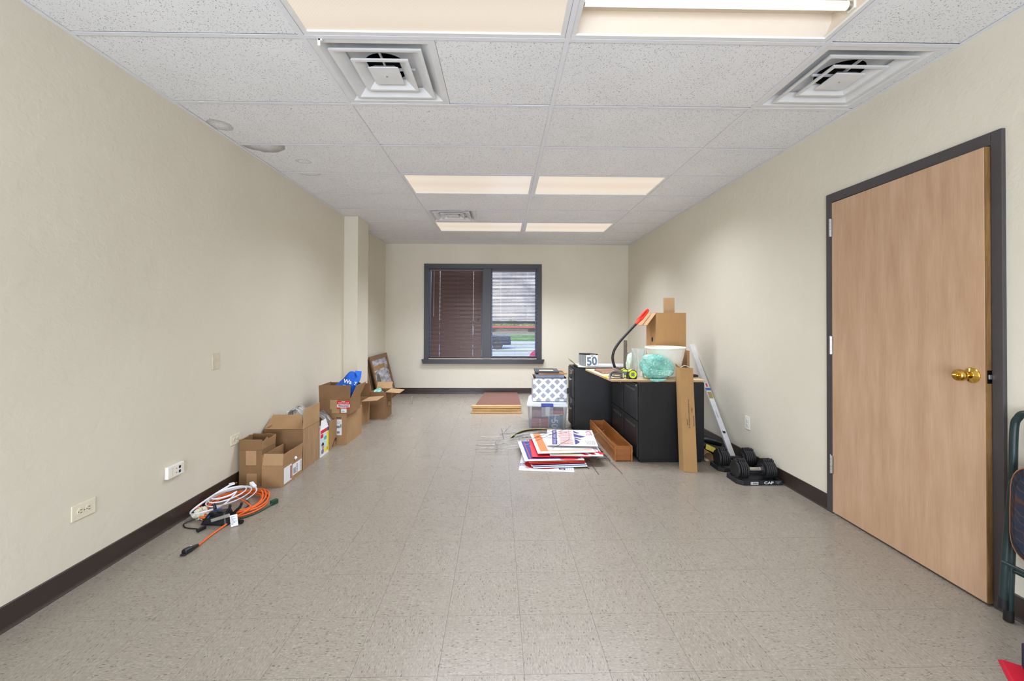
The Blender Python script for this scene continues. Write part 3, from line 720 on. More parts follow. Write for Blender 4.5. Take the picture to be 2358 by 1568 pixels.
text('sticker_text', 'FRAGILE', 0.029, plain('maroon_ink', srgb(110, 40, 60), 0.6), s, (0.086, -Yh-0.0018, 0.078), (pi/2, 0, 0), bold=0.0008)
for st, z, sz in (('PLEASE', 0.121, 0.011), ('HANDLE WITH CARE', 0.107, 0.011), ('THANK YOU', 0.057, 0.010)): text('sticker_text', st, sz, PAPER, s, (0.086, -Yh-0.0014, z), (pi/2, 0, 0), bold=0.0003)
s = patch(T, 'label', PAPER, 'f', 0.064, 0.118, 0.012, 0.048, X, Yh)
MB().box(0.070, 0.098, -Yh-0.0012, -Yh-0.0006, 0.022, 0.028).build('label_print', GREYINK, s)
# blue bag
BLUE = N('blue_nonwoven'); v = BLUE.coords(); BLUE.bump(BLUE.noise(v, 14, 3, 0.6), 0.8, 0.02)
BLUE = BLUE.set(BLUE.ramp(BLUE.noise(v, 9, 3), [(0.3, srgb(8, 66, 168)), (0.7, srgb(22, 104, 214))]), 0.6)
B = thing('shopping_bag', 'blue shopping bag with white letters, stuffed in the FRAGILE box', 'bag', (-1.60, 4.40, 0.33))
fr_ = [(-0.165, 0.02, 0.0), (0.05, 0.0, 0.0), (0.065, 0.0, 0.09), (0.105, 0.02, 0.20), (0.160, 0.035, 0.325), (0.165, 0.05, 0.392), (0.120, 0.06, 0.382), (0.085, 0.05, 0.402), (0.02, 0.05, 0.412), (-0.015, 0.04, 0.355), (-0.075, 0.03, 0.290), (-0.145, 0.02, 0.245), (-0.18, 0.02, 0.15)]
c0 = Vector((0.03, -0.045, 0.2)); c1 = Vector((0.02, 0.10, 0.2)); b = MB(); n = len(fr_)
vs = [Vector(p) for p in fr_] + [Vector(p).lerp(c0, 0.35) + Vector((0, -0.035, 0)) for p in fr_] + [c0 + Vector((0, -0.01, 0))] + [Vector(p).lerp(c1, 0.35) + Vector((0, 0.03, 0)) for p in fr_] + [c1]
fs = []
for i in range(n):
    j = (i+1) % n
    fs += [(i, j, n+j, n+i), (n+i, n+j, 2*n), (j, i, 2*n+1+i, 2*n+1+j), (2*n+1+j, 2*n+1+i, 3*n+1)]
b.add(vs, fs); bo = b.build('body', BLUE, B, smooth=180)
md = bo.modifiers.new('s', 'SUBSURF'); md.levels = 2; md.render_levels = 2
MB().prism([(0.085, 0.03, 0.392), (0.155, 0.028, 0.385), (0.155, 0.012, 0.330), (0.112, -0.01, 0.235), (0.088, -0.02, 0.250), (0.118, -0.005, 0.335)], (0, -0.008, 0)).build('side_gusset', plain('light_blue_fabric', srgb(40, 112, 214), 0.6), B, bevel=0.004)
tr = rot_frame((0.975, 0.10, -0.20), (0.20, 0.2, 0.96))
text('bag_letters', 'Wa', 0.055, PAPER, B, (0.050, -0.083, 0.292), tr, bold=0.0012); text('bag_letters', '7', 0.045, PAPER, B, (0.118, -0.058, 0.268), tr, bold=0.0012)
MB().box(-0.03, 0.03, -0.0005, 0.0005, -0.003, 0.003, T=Matrix.Translation((0.035, -0.086, 0.254)) @ Matrix.Rotation(rad(12), 4, 'Y')).box(-0.018, 0.024, -0.0005, 0.0005, -0.012, -0.007, T=Matrix.Translation((0.035, -0.086, 0.254)) @ Matrix.Rotation(rad(12), 4, 'Y')).build('small_print', PAPER, B)
MB().box(-0.02, 0.02, -0.002, 0.002, -0.015, 0.015).build('paper_scrap', PAPER, None, (-1.76, 4.40, 0.575))
tag(bpy.data.objects['paper_scrap'], 'corner of white paper sticking up in the FRAGILE box left of the blue bag', 'paper')
bpy.data.objects['paper_scrap'].location.z = 0.4; bpy.data.objects['paper_scrap'].scale = (1.5, 1, 8)
# two rear boxes by the column
T, X, Yh = carton('cardboard box behind the FRAGILE box with one flap folded out into the room', -1.94, -1.642, 5.03, 5.335, 0, 0.288, CARD,
    [('r', 0.185, 86, 0.0, 0.0, 0, CARD_L), ('b', 0.17, -2, 0, 0.0, 0, CARD_D), ('l', 0.13, 0, 0, 0, 0, None)])
T, X, Yh = carton('open cardboard box in front of the wall column with flaps folded down', -1.660, -1.460, 5.392, 5.688, 0, 0.338, CARD_D,
    [('f', 0.168, 179, 0, 0, 0, CARD_D), ('r', 0.178, 94, 0.0, 0.02, 0, CARD_L), ('b', 0.10, 38, 0, 0, 0, CARD_L)])
MB().box(0.092, 0.12, -0.03, 0.0, 0.15, 0.2).build('side_tab', CARD, T)
BUBBLE = N('teal_bubble_wrap'); v = BUBBLE.coords()
vo = BUBBLE.n('TexVoronoi'); vo.inputs['Scale'].default_value = 52; BUBBLE.l(v, vo.inputs['Vector'])
BUBBLE.bump(BUBBLE.math('ADD', BUBBLE.math('SUBTRACT', 1.0, vo.outputs['Distance']), BUBBLE.noise(v, 12, 3)), 0.8, 0.008)
BUBBLE = BUBBLE.set(BUBBLE.ramp(BUBBLE.noise(v, 7, 3), [(0.3, srgb(112, 182, 168)), (0.7, srgb(166, 222, 206))]), 0.18, 0, 0.6)
tag(blob('bubble_wrap', BUBBLE, None, (0, 0, 0), (0.055, 0.10, 0.06), 0.25, 8, loc=(-1.595, 5.53, 0.295)), 'teal bubble wrap inside the open box in front of the wall column', 'packing')
# picture frames leaning in the far left corner
def leaning_frame(label, y0, y1, xb, zt, xt, matf, inner, group=None, th=0.022, bw=0.065):
    L = math.hypot(zt, xt-xb); ex = Vector((0, 1, 0)); ey = Vector((xt-xb, 0, zt)).normalized(); ez = ex.cross(ey)
    T = thing('picture_frame', label, 'picture frame', (xb, (y0+y1)/2, 0), group=group, rot=rot_frame(ex, ey))
    w = (y1-y0)/2
    for q in ((-w, w, 0, bw), (-w, w, L-bw, L), (-w, -w+bw, bw, L-bw), (w-bw, w, bw, L-bw)): MB().box(*q, 0, th).build('frame_rail', matf, T, bevel=0.004)
    return T, w, L
SILV = N('foil_wrapped_print'); v = SILV.coords((1, 3.5, 1)); nn = SILV.noise(v, 4.5, 5, 0.65)
SILV.bump(nn, 0.5, 0.01); SILV = SILV.set(SILV.ramp(nn, [(0.32, srgb(82, 80, 84)), (0.46, srgb(148, 146, 152)), (0.6, srgb(196, 192, 204))]), 0.25)
FWOOD = wood('frame_wood', srgb(98, 66, 34), srgb(138, 96, 54), 'x', 0.4)
T, w, L = leaning_frame('large wooden picture frame with silvery print leaning in the far left corner', 6.25, 7.17, -1.775, 0.700, -1.950, FWOOD, None)
MB().box(-w+0.065, w-0.065, 0.065, L-0.065, 0.004, 0.008).build('print', SILV, T)
MB().box(-w+0.10, w-0.22, L-0.22, L-0.155, 0.008, 0.010).build('cardboard_strip', CARD, T)
MB().prism([(-0.24+0.10*cos(2*pi*i/16), 0.33+0.115*sin(2*pi*i/16)*(1+0.3*cos(2*pi*i/16)), 0.008) for i in range(16)], (0, 0, 0.001)).build('dark_patch', plain('grey_patch', srgb(96, 92, 86), 0.6), T)
T, w, L = leaning_frame('dark edged second frame mostly hidden behind the large wooden frame', 6.05, 6.22, -1.84, 0.60, -1.955, plain('dark_frame', srgb(88, 66, 46), 0.5), None, bw=0.03)
MB().box(-w+0.03, w-0.03, 0.03, L-0.03, 0.004, 0.008).build('backing_board', CARD_D, T)
tag(MB().box(-0.006, 0.006, -0.01, 0.01, 0, 0.12).build('metal_clip', CHROME, None, (-1.33, 6.35, 0)), 'thin bright metal strip standing on the floor behind the column box flap', 'metal strip')

# ---- wall plates
def on_left(name, label, cat, y, z, group=None): return thing(name, label, cat, (XL, y, z), group=group, rot=(pi/2, 0, pi/2))   # local x = +y world, local y = up, local z = out of the wall
def duplex(T, w, h, horiz, mat):
    MB().box(-w/2, w/2, -h/2, h/2, 0, 0.006).build('cover_plate', mat, T, bevel=0.003)
    for s in (-1, 1):
        cx, cy = (s*0.0195, 0) if horiz else (0, s*0.0195)
        b = MB(); b.prism([(cx + 0.0170*max(-0.82, min(0.82, cos(2*pi*i/20))) if not horiz else cx + 0.0145*cos(2*pi*i/20)*1.0, cy + (0.0170*sin(2*pi*i/20) if horiz else 0.0145*sin(2*pi*i/20)), 0.0055) for i in range(20)], (0, 0, 0.0025))
        f = b.build('socket_face', mat, T)
        b = MB()
        for k in (-1, 1):
            if horiz: b.box(cx-0.0045+0.003, cx+0.0045+0.003, k*0.0062-0.0013, k*0.0062+0.0013, 0.0079, 0.0086)
            else: b.box(cx+k*0.0062-0.0013, cx+k*0.0062+0.0013, cy-0.0045+0.003, cy+0.0045+0.003, 0.0079, 0.0086)
        b.cyl((cx-0.0085 if horiz else cx, cy if horiz else cy-0.0085, 0.0078), (cx-0.0085 if horiz else cx, cy if horiz else cy-0.0085, 0.0086), 0.0024, n=8)
        tag(b.build('slots', INK, f), kind='stuff')
    MB().cyl((0, 0, 0.006), (0, 0, 0.0075), 0.003, n=10).build('screw', CHROME, T)
OUT = 'power outlets in the walls'
T = on_left('wall_outlet', 'sideways ivory power outlet low on the left wall, nearest the camera', 'outlet', 2.054, 0.341, OUT); duplex(T, 0.117, 0.074, True, PLATE)
T = on_left('wall_outlet', 'sideways ivory power outlet just left of the tall torn box', 'outlet', 3.203, 0.354, OUT); duplex(T, 0.117, 0.074, True, PLATE)
T = on_left('wall_outlet', 'white outlet peeking over the big box beside the clear film', 'outlet', 4.005, 0.360, OUT); duplex(T, 0.117, 0.074, True, PLATE_W)
T = on_left('data_outlet', 'white data jack box with two dark ports on the left wall', 'data outlet', 2.604, 0.334)
MB().box(-0.064, 0.064, -0.036, 0.036, 0, 0.022).build('cover_plate', PLATE_W, T, bevel=0.004)
for k in (-1, 1):
    MB().box(0.018, 0.034, k*0.013-0.008, k*0.013+0.008, 0.0218, 0.0228).build('jack_port', plain('blue_black_jack', srgb(24, 40, 56), 0.4), T)
    MB().cyl((-0.002, k*0.012, 0.0215), (-0.002, k*0.012, 0.0245), 0.003, n=10).build('coax_port', BRASS, T)
MB().box(-0.036, -0.028, -0.026, 0.026, 0.0218, 0.0224).build('label_window', PLATE, T); MB().box(0.046, 0.054, -0.026, 0.026, 0.0218, 0.0224).build('label_window', PLATE, T)
T = on_left('blank_plate', 'blank beige wall plate at mid height on the left wall', 'wall plate', 2.977, 0.953)
MB().box(-0.037, 0.037, -0.056, 0.056, 0, 0.005).build('cover_plate', plain('beige_plate', srgb(206, 196, 172), 0.45), T, bevel=0.002)
for k in (-1, 1): MB().cyl((0, k*0.042, 0.005), (0, k*0.042, 0.0062), 0.003, n=8).build('screw', PLATE, T)
T = thing('wall_outlet', 'upright white power outlet low on the right wall', 'outlet', (XR, 3.705, 0.353), group=OUT, rot=(pi/2, 0, -pi/2)); duplex(T, 0.072, 0.116, False, PLATE_W)

# ---- extension cords in a heap on the floor
ORANGE = plain('orange_rubber', srgb(232, 104, 34), 0.4, var=0.05)
WCORD = plain('white_vinyl_cord', srgb(236, 236, 240), 0.35, var=0.02)
GREENC = plain('dark_green_rubber', srgb(24, 66, 48), 0.4, var=0.08)
BLK = plain('black_rubber', srgb(24, 24, 26), 0.4, var=0.15)
T = thing('extension_cord', 'orange extension cord coiled on the floor by the left baseboard, one end stretched out', 'extension cord', (-1.76, 2.85, 0))
pts = []; rr = random.Random(2)
for k in range(5*16 + 6):
    t = 2*pi*k/16; lp = k/16
    rx = 0.165 + 0.022*sin(lp*2.3) + 0.006*rr.uniform(-1,1); ry = 0.205 + 0.022*cos(lp*1.7)
    pts.append((0.012*sin(lp*3) + rx*cos(t+0.4), 0.008 + 0.012*cos(lp*2) + ry*sin(t+0.4), 0.006 + 0.0095*lp*(0.75+0.25*sin(3*t))))
pts += [(0.14, -0.06, 0.04), (0.125, -0.16, 0.022), (0.105, -0.26, 0.009), (0.098, -0.36, 0.006), (0.102, -0.44, 0.006), (0.108, -0.50, 0.008)]
MB().tube(catmull(pts, 4), 0.0056, 8).build('cable', ORANGE, T, smooth=60)
MB().tube([(0.108, -0.49, 0.012), (0.104, -0.515, 0.013), (0.100, -0.535, 0.015), (0.095, -0.555, 0.0165), (0.092, -0.572, 0.0165)], [0.008, 0.0105, 0.0155, 0.0165, 0.0155], 14).box(0.078, 0.106, -0.582, -0.568, 0.002, 0.010).build('socket_end', BLK, T, smooth=40, bevel=0.002)
text('printed_word', 'W', 0.012, PAPER, T, (0.102, -0.532, 0.0312), (0, 0, rad(80)))
MB().tube([(0.145, -0.20, 0.010), (0.165, -0.215, 0.012), (0.185, -0.225, 0.013)], [0.007, 0.011, 0.013], 10).build('plug_end', BLK, T, smooth=40)
T = thing('extension_cord', 'flat white indoor extension cord looped on top of the orange coil', 'extension cord', (-1.79, 2.85, 0))
pts = []
for k in range(3*16+1):
    t = 2*pi*k/16; lp = k/16
    pts.append(((0.135 - 0.018*lp)*cos(t-0.3) - 0.01*lp, 0.02 + (0.175-0.03*lp)*sin(t-0.3), 0.060 + 0.012*lp + 0.012*sin(t*1.0+1)))
pts += [(0.03, -0.12, 0.068), (-0.06, -0.18, 0.05), (-0.15, -0.15, 0.03), (-0.165, -0.06, 0.04), (-0.13, 0.06, 0.07), (-0.08, 0.14, 0.10)]
MB().tube(catmull(pts, 4), 0.0062, 6, ry=0.0036).build('cable', WCORD, T, smooth=60)
MB().box(-0.013, 0.013, -0.032, 0.032, -0.009, 0.009, T=Matrix.Translation((0.055, 0.165, 0.088)) @ Matrix.Rotation(rad(50), 4, 'Z') @ Matrix.Rotation(rad(12), 4, 'X')).build('outlet_block', WCORD, T, bevel=0.004)
pg = MB().box(-0.011, 0.011, -0.016, 0.016, -0.007, 0.007, T=Matrix.Translation((-0.078, 0.145, 0.102)) @ Matrix.Rotation(rad(-35), 4, 'Z')).build('plug', WCORD, T, bevel=0.003)
MB().box(-0.004, -0.0025, 0.015, 0.031, -0.003, 0.003, T=Matrix.Translation((-0.078, 0.145, 0.102)) @ Matrix.Rotation(rad(-35), 4, 'Z')).box(0.0035, 0.005, 0.015, 0.031, -0.003, 0.003, T=Matrix.Translation((-0.078, 0.145, 0.102)) @ Matrix.Rotation(rad(-35), 4, 'Z')).build('prongs', BRASS, pg)
T = thing('extension_cord', 'dark green extension cord curving out at the right of the orange coil', 'extension cord', (-1.62, 2.85, 0))
MB().tube(catmull([(-0.12, 0.10, 0.006), (-0.06, 0.02, 0.007), (-0.06, -0.14, 0.005), (0.0, -0.16, 0.005), (0.055, -0.09, 0.006), (0.082, 0.0, 0.008), (0.088, 0.035, 0.013)], 6), 0.0045, 8).build('cable', GREENC, T, smooth=60)
MB().box(-0.014, 0.014, -0.024, 0.024, 0, 0.030, T=Matrix.Translation((0.090, 0.055, 0.001)) @ Matrix.Rotation(rad(-25), 4, 'Z')).build('outlet_block', GREENC, T, bevel=0.005)
T = thing('tool_charger', 'black charger with upright hooks, wrapped in its own cable before the white cord', 'charger', (-1.715, 2.635, 0))
b = MB(); b.hexa([(-0.105,-0.03,0),(0.07,-0.045,0),(0.085,0.04,0),(-0.09,0.045,0),(-0.070,-0.012,0.060),(0.045,-0.022,0.078),(0.055,0.03,0.085),(-0.06,0.035,0.068)]); b.build('body', BLK, T, bevel=0.010)
for px, py, lean in ((-0.03, 0.02, -0.02), (0.045, 0.0, 0.018), (0.085, 0.03, 0.03)):
    MB().tube(catmull([(px-0.03, py, 0.02), (px-0.012, py, 0.055), (px+lean*0.6, py, 0.085), (px+lean, py, 0.112)], 4), [0.009]*9+[0.008]*4, 8).build('hook', BLK, T, smooth=60)
pts = [(-0.03 + 0.022*cos(k*0.8) + 0.001*k, 0.052*sin(k*0.8), 0.048 + 0.044*cos(k*0.8+1.2)) for k in range(32)]
MB().tube(catmull(pts, 3), 0.0032, 6).build('cable', BLK, T, smooth=60)
MB().tube(catmull([(-0.045, -0.04, 0.05), (-0.02, -0.02, 0.085), (0.01, 0.01, 0.088)], 5), 0.003, 6).build('blue_wire', plain('blue_wire', srgb(30, 84, 176), 0.4), T, smooth=60)
MB().box(-0.05, 0.055, -0.004, 0.004, -0.010, 0.010, T=Matrix.Translation((0.03, -0.043, 0.052)) @ Matrix.Rotation(rad(-14), 4, 'Y') @ Matrix.Rotation(rad(10), 4, 'Z')).build('metal_bar', CHROME, T, bevel=0.002)
MB().tube(catmull([(-0.09, 0.0, 0.02), (-0.15, 0.04, 0.012), (-0.205, -0.01, 0.005), (-0.16, -0.06, 0.004), (-0.09, -0.075, 0.004), (-0.055, -0.085, 0.007)], 5), 0.0032, 6).build('lead', BLK, T, smooth=60)
MB().box(-0.011, 0.011, -0.03, 0.022, 0.001, 0.020, T=Matrix.Translation((-0.048, -0.085, 0)) @ Matrix.Rotation(rad(-12), 4, 'Z')).build('plug', BLK, T, bevel=0.005)
tg = MB().box(-0.019, 0.019, -0.0004, 0.0004, 0, 0.066).build('tag', PAPER, T, (0.118, -0.045, 0.004)); tg.rotation_euler = (rad(-10), rad(-7), rad(24))
b = MB()
for k in range(7): b.box(-0.015, -0.002 + 0.015*((k*7) % 5)/4, -0.0008, -0.0005, 0.012+k*0.007, 0.0145+k*0.007)
tag(b.build('tag_print', GREYINK, tg), kind='stuff')
tag(blob('plastic_bag', plain('cream_crumpled_bag', srgb(206, 200, 178), 0.4, var=0.15, scale=60, bump=1.0, bscale=40), None, (0,0,0), (0.04, 0.035, 0.035), 0.4, 12, loc=(-1.868, 2.70, 0.028), zflat=-0.027), 'crumpled cream plastic packet at the left end of the cord heap', 'packet')
# ================================================================ RIGHT SIDE: cabinets and what is on and around them
BLKMETAL = N('black_cabinet_enamel'); v = BLKMETAL.coords()
sc1 = BLKMETAL.noise(BLKMETAL.coords((3, 3, 26)), 6, 4, 0.7)
BLKMETAL = BLKMETAL.set(BLKMETAL.mix(BLKMETAL.math('MULTIPLY', BLKMETAL.ramp(sc1, [(0.70, (0,0,0)), (0.76, (1,1,1))]), 0.25), BLKMETAL.ramp(BLKMETAL.noise(v, 5, 3), [(0.3, srgb(21,21,22)), (0.7, srgb(28,28,29))]), srgb(96,96,96)), 0.42, 0, 0.4)
BLKM2 = plain('black_worn_enamel', srgb(26, 26, 27), 0.34, var=0.2, scale=12)
DRW = plain('black_drawer_enamel', srgb(28, 27, 26), 0.38, var=0.2, scale=7)
def file_cabinet(label, x0, x1, y0, y1, h, handle, mat):
    T = thing('filing_cabinet', label, 'filing cabinet', ((x0+x1)/2, (y0+y1)/2, 0), group='black two drawer filing cabinets')
    X, Yh = (x1-x0)/2, (y1-y0)/2
    b = MB().box(-X+0.012, X, -Yh, Yh, 0.028, h).box(-X+0.03, X-0.02, -Yh+0.02, Yh-0.02, 0.0, 0.028)
    b.build('body', mat, T, bevel=0.004)
    dz = (h-0.06)/2
    for k in range(2):
        z0 = 0.045 + k*(dz+0.004)
        d = MB().box(-X, -X+0.0115, -Yh+0.012, Yh-0.012, z0, z0+dz-0.004).build('drawer', DRW, T, bevel=0.002)
        if handle == 'slot':
            MB().box(-X-0.004, -X+0.0002, -Yh+0.075, Yh-0.075, z0+dz-0.072, z0+dz-0.050).build('label_holder', plain('worn_grey_metal', srgb(104, 102, 98), 0.35, 0.8), d, bevel=0.002)
            MB().box(-X-0.006, -X+0.0002, -Yh+0.04, Yh-0.04, z0+dz-0.030, z0+dz-0.018).build('pull', BLKM2, d, bevel=0.002)
        else:
            MB().box(-X-0.005, -X+0.0002, -0.04, 0.04, z0+dz-0.075, z0+dz-0.03).build('label_holder', CHROME, d, bevel=0.001)
            MB().box(-X-0.0052, -X-0.0048, -0.034, 0.034, z0+dz-0.069, z0+dz-0.036).build('label_card', DARKP, d)
            MB().box(-X-0.022, -X-0.014, -0.065, 0.065, z0+dz-0.145, z0+dz-0.122).box(-X-0.014, -X+0.0002, -0.065, -0.055, z0+dz-0.142, z0+dz-0.124).box(-X-0.014, -X+0.0002, 0.055, 0.065, z0+dz-0.142, z0+dz-0.124).build('pull', CHROME, d, bevel=0.003)
    MB().cyl((-X+0.0002, -Yh+0.03, h-0.03), (-X-0.005, -Yh+0.03, h-0.03), 0.008, n=12).build('lock', CHROME, T)
    return T
cb0 = file_cabinet('black filing cabinet holding the compact disc cases, chrome pulls facing left', 0.800, 1.47, 4.752, 5.132, 0.716, 'bow', BLKMETAL)
file_cabinet('near black filing cabinet under the plywood, right behind the leaning long box', 1.186, 1.776, 3.712, 4.142, 0.703, 'slot', BLKMETAL)
file_cabinet('rear black filing cabinet under the plywood, between its twin and the disc cabinet', 1.186, 1.776, 4.146, 4.576, 0.703, 'slot', BLKMETAL)
PLY = N('plywood'); w = PLY.noise(PLY.coords((10, 1.6, 60)), 2.0, 5, 0.6)
PLY = PLY.set(PLY.ramp(w, [(0.3, srgb(206,176,134)), (0.7, srgb(232,210,172))]), 0.55)
PLYE = wood('plywood_edge', srgb(176, 138, 92), srgb(214, 180, 134), 'x', 0.6)
T = thing('plywood_sheet', 'raw plywood sheet laid over two black filing cabinets as a worktop', 'plywood', (1.37, 4.15, 0.7045))
poly = [(0.968-1.37, 3.757-4.15), (1.792-1.37, 3.735-4.15), (1.812-1.37, 4.60-4.15), (0.905-1.37, 4.60-4.15)]
MB().prism([(x, y, 0) for x, y in poly], (0, 0, 0.0145)).build('core', PLYE, T)
MB().prism([(x, y, 0.0145) for x, y in poly], (0, 0, 0.004)).build('face_veneer', PLY, T)
PZ = 0.7235
# things on the plywood, front row
LIME = plain('fluorescent_yellow_plastic', srgb(226, 246, 10), 0.4, var=0.02)
def tape_measure(label, loc, rz, s=1.0):
    T = thing('tape_measure', label, 'tape measure', loc, rz, group='yellow and black tape measures')
    prof = [(-0.040, 0.0), (0.036, 0.0), (0.040, 0.012), (0.042, 0.040), (0.034, 0.066), (0.012, 0.076), (-0.014, 0.074), (-0.034, 0.060), (-0.042, 0.034)]
    MB().prism([(x*s, -0.022*s, z*s) for x, z in prof], (0, 0.044*s, 0)).build('case', BLK, T, bevel=0.006)
    for sg in (-1, 1):
        f = MB().cyl((0.002*s, sg*0.0215*s, 0.040*s), (0.002*s, sg*0.0245*s, 0.040*s), 0.032*s, n=28).build('yellow_disc', LIME, T, smooth=40)
        MB().box(-0.013*s, 0.015*s, sg*0.0252*s-0.0004, sg*0.0252*s+0.0004, 0.024*s, 0.056*s).build('badge', GREYINK, f)
    MB().prism([(-0.03*s, -0.018*s, 0.0635*s), (-0.006*s, -0.018*s, 0.0775*s), (-0.004*s, -0.018*s, 0.0790*s), (-0.032*s, -0.018*s, 0.0655*s)], (0, 0.036*s, 0)).build('yellow_top', LIME, T)
    MB().box(-0.052*s, -0.041*s, -0.010*s, 0.010*s, 0.002*s, 0.004*s).box(-0.054*s, -0.0525*s, -0.010*s, 0.010*s, -0.0*s, 0.012*s).build('end_hook', CHROME, T)
    return T
tape_measure('yellow and black tape measure at the plywood front edge', (1.163, 3.800, PZ), rad(4), 1.05)
tape_measure('second yellow and black tape measure, right behind the front one', (1.125, 3.880, PZ), rad(-14), 1.05)
STEEL = plain('dull_steel', srgb(150, 148, 144), 0.35, 0.9, var=0.12, scale=40)
T = thing('clamp', 'steel spring clamp lying beside the tape measure at the plywood corner', 'clamp', (1.035, 3.805, PZ), rad(6))
MB().tube(catmull([(0.06, 0.0, 0.052), (-0.02, 0.0, 0.066), (-0.062, 0.0, 0.050), (-0.068, 0.0, 0.012)], 6), 0.009, 8, ry=0.014).build('arch', STEEL, T, smooth=60)
MB().tube(catmull([(0.05, 0.0, 0.020), (-0.02, 0.0, 0.020), (-0.045, 0.0, 0.030), (-0.03, 0.0, 0.046), (0.05, 0.0, 0.040)], 6), 0.006, 8, ry=0.012).build('inner_loop', STEEL, T, smooth=60)
MB().box(-0.075, 0.06, -0.014, 0.014, 0, 0.005).build('foot', STEEL, T, bevel=0.002)
MB().cyl((0.055, 0, 0.01), (0.055, 0, 0.06), 0.008, n=10).build('screw_post', CHROME, T, smooth=40)
tag(MB().box(-0.035, 0.03, -0.03, 0.02, 0, 0.004).box(-0.02, 0.02, -0.02, 0.015, 0.004, 0.011).build('yellow_scrap', plain('bright_yellow_card', srgb(244, 220, 30), 0.5), loc=(0.985, 3.93, PZ), rotz=0.4), 'bright yellow scrap on the plywood left of the steel clamp', 'scrap')
tag(blob('dust_mask', PAPER, None, (0,0,0), (0.022, 0.02, 0.022), 0.08, 3, loc=(0.985, 3.855, PZ+0.02)), 'round white scrap behind the steel clamp', 'scrap')
BROWNL = plain('brown_leather', srgb(128, 92, 68), 0.5, var=0.2, scale=12, bump=0.4, bscale=60)
T = thing('tool_case', 'flat brown case lying on the plywood under the paper stack', 'case', (1.14, 4.28, PZ))
MB().hexa([(-0.16,-0.13,0),(0.17,-0.15,0),(0.17,0.16,0),(-0.18,0.17,0),(-0.15,-0.11,0.022),(0.16,-0.13,0.026),(0.17,0.14,0.026),(-0.17,0.15,0.022)]).build('body', BROWNL, T, bevel=0.006)
MB().hexa([(-0.10,-0.20,0),(0.12,-0.22,0),(0.12,-0.16,0),(-0.10,-0.15,0),(-0.08,-0.19,0.018),(0.10,-0.21,0.02),(0.10,-0.16,0.026),(-0.08,-0.15,0.024)]).build('flap', plain('dark_brown_leather', srgb(98, 66, 48), 0.5), T, bevel=0.005)
# file and hand tool standing up
RUST = plain('rusty_steel', srgb(112, 100, 92), 0.5, 0.5, var=0.25, scale=60, bump=0.3, bscale=300)
T = thing('rasp', 'flat grey rasp standing upright beside the black curved bar', 'rasp', (1.20, 4.12, 0.772))
MB().hexa([(-0.019,-0.004,0),(0.017,-0.004,0),(0.017,0.004,0),(-0.019,0.004,0),(-0.017,-0.004,0.282),(0.016,-0.004,0.280),(0.016,0.004,0.280),(-0.017,0.004,0.282)]).build('blade', RUST, T)
MB().tube([(0.018, 0.0, 0.160), (0.05, 0.0, 0.130), (0.066, 0.0, 0.108)], [0.006, 0.009, 0.004], 8).build('side_lever', STEEL, T, smooth=50)
T = thing('hand_plane', 'long steel tool with a slanted bed at the foot of the upright rasp', 'hand tool', (1.155, 4.125, 0.752), rad(-3))
R_ = Matrix.Rotation(rad(19), 4, 'Y')
MB().box(-0.085, 0.085, -0.018, 0.018, 0.0, 0.010, T=R_).build('bed', plain('grey_steel_bed', srgb(168, 164, 160), 0.4, 0.7), T, bevel=0.002)
MB().box(-0.055, 0.06, -0.013, 0.013, 0.010, 0.030, T=R_).build('blade_block', RUST, T, bevel=0.002)
MB().tube([(0.075, 0, -0.022), (0.08, 0, -0.005), (0.07, 0, 0.004)], 0.010, 8).build('hook_end', BLK, T, smooth=50)
T = thing('pry_tool', 'long curved black bar with a red loop grip leaning over the cabinets', 'hand tool', (1.14, 4.35, 0.80))
path = catmull([(0.03, 0.0, -0.055), (0.006, 0.0, 0.0), (-0.005, 0.0, 0.07), (0.014, 0.0, 0.145), (0.066, 0.0, 0.226), (0.125, 0.0, 0.293), (0.19, 0.0, 0.363), (0.255, 0.0, 0.433)], 6)
MB().tube(path, [0.014]*12 + [0.0135]*(len(path)-12), 10).build('shaft', BLK, T, smooth=60)
REDP = plain('red_plastic', srgb(236, 48, 26), 0.35, var=0.04)
ring = [(0.250,0,0.430), (0.290,0,0.458), (0.325,0,0.500), (0.350,0,0.533), (0.357,0,0.553), (0.346,0,0.556), (0.322,0,0.534), (0.292,0,0.500), (0.260,0,0.462)]
MB().tube(catmull(ring, 4, closed=True), 0.0125, 8, closed=True).build('loop_grip', REDP, T, smooth=60)
MB().tube([(0.236,0,0.412), (0.262,0,0.442), (0.285,0,0.470)], [0.016, 0.019, 0.014], 10).build('grip_collar', REDP, T, smooth=60)
# vase with cable ties
T = thing('glass_cylinder', 'clear glass cylinder holding white cable ties on the plywood', 'vase', (1.255, 3.905, PZ))
VGL = glassy('clear_glass', (0.97, 0.98, 0.97), 0.05, 0.03)
MB().lathe([(0.0, 0.0), (0.056, 0.0), (0.0575, 0.004), (0.0575, 0.262), (0.0555, 0.264), (0.0535, 0.262), (0.0535, 0.012), (0.0, 0.010)], 32).build('glass', VGL, T, smooth=40)
rr = random.Random(11); b_ = []
TIE = plain('white_nylon', srgb(236, 234, 226), 0.4)
for k in range(22):
    a = rr.uniform(0, 6.28); r0 = rr.uniform(0.0, 0.028); r1 = rr.uniform(0.03, 0.05); a2 = a + rr.uniform(-0.8, 0.8); hh = rr.uniform(0.11, 0.19)
    MB().tube([(r0*cos(a), r0*sin(a), 0.013), (r1*cos(a2)*0.7, r1*sin(a2)*0.7, hh*0.6), (r1*cos(a2), r1*sin(a2), hh)], 0.0019, 5).build('cable_tie', TIE, T)
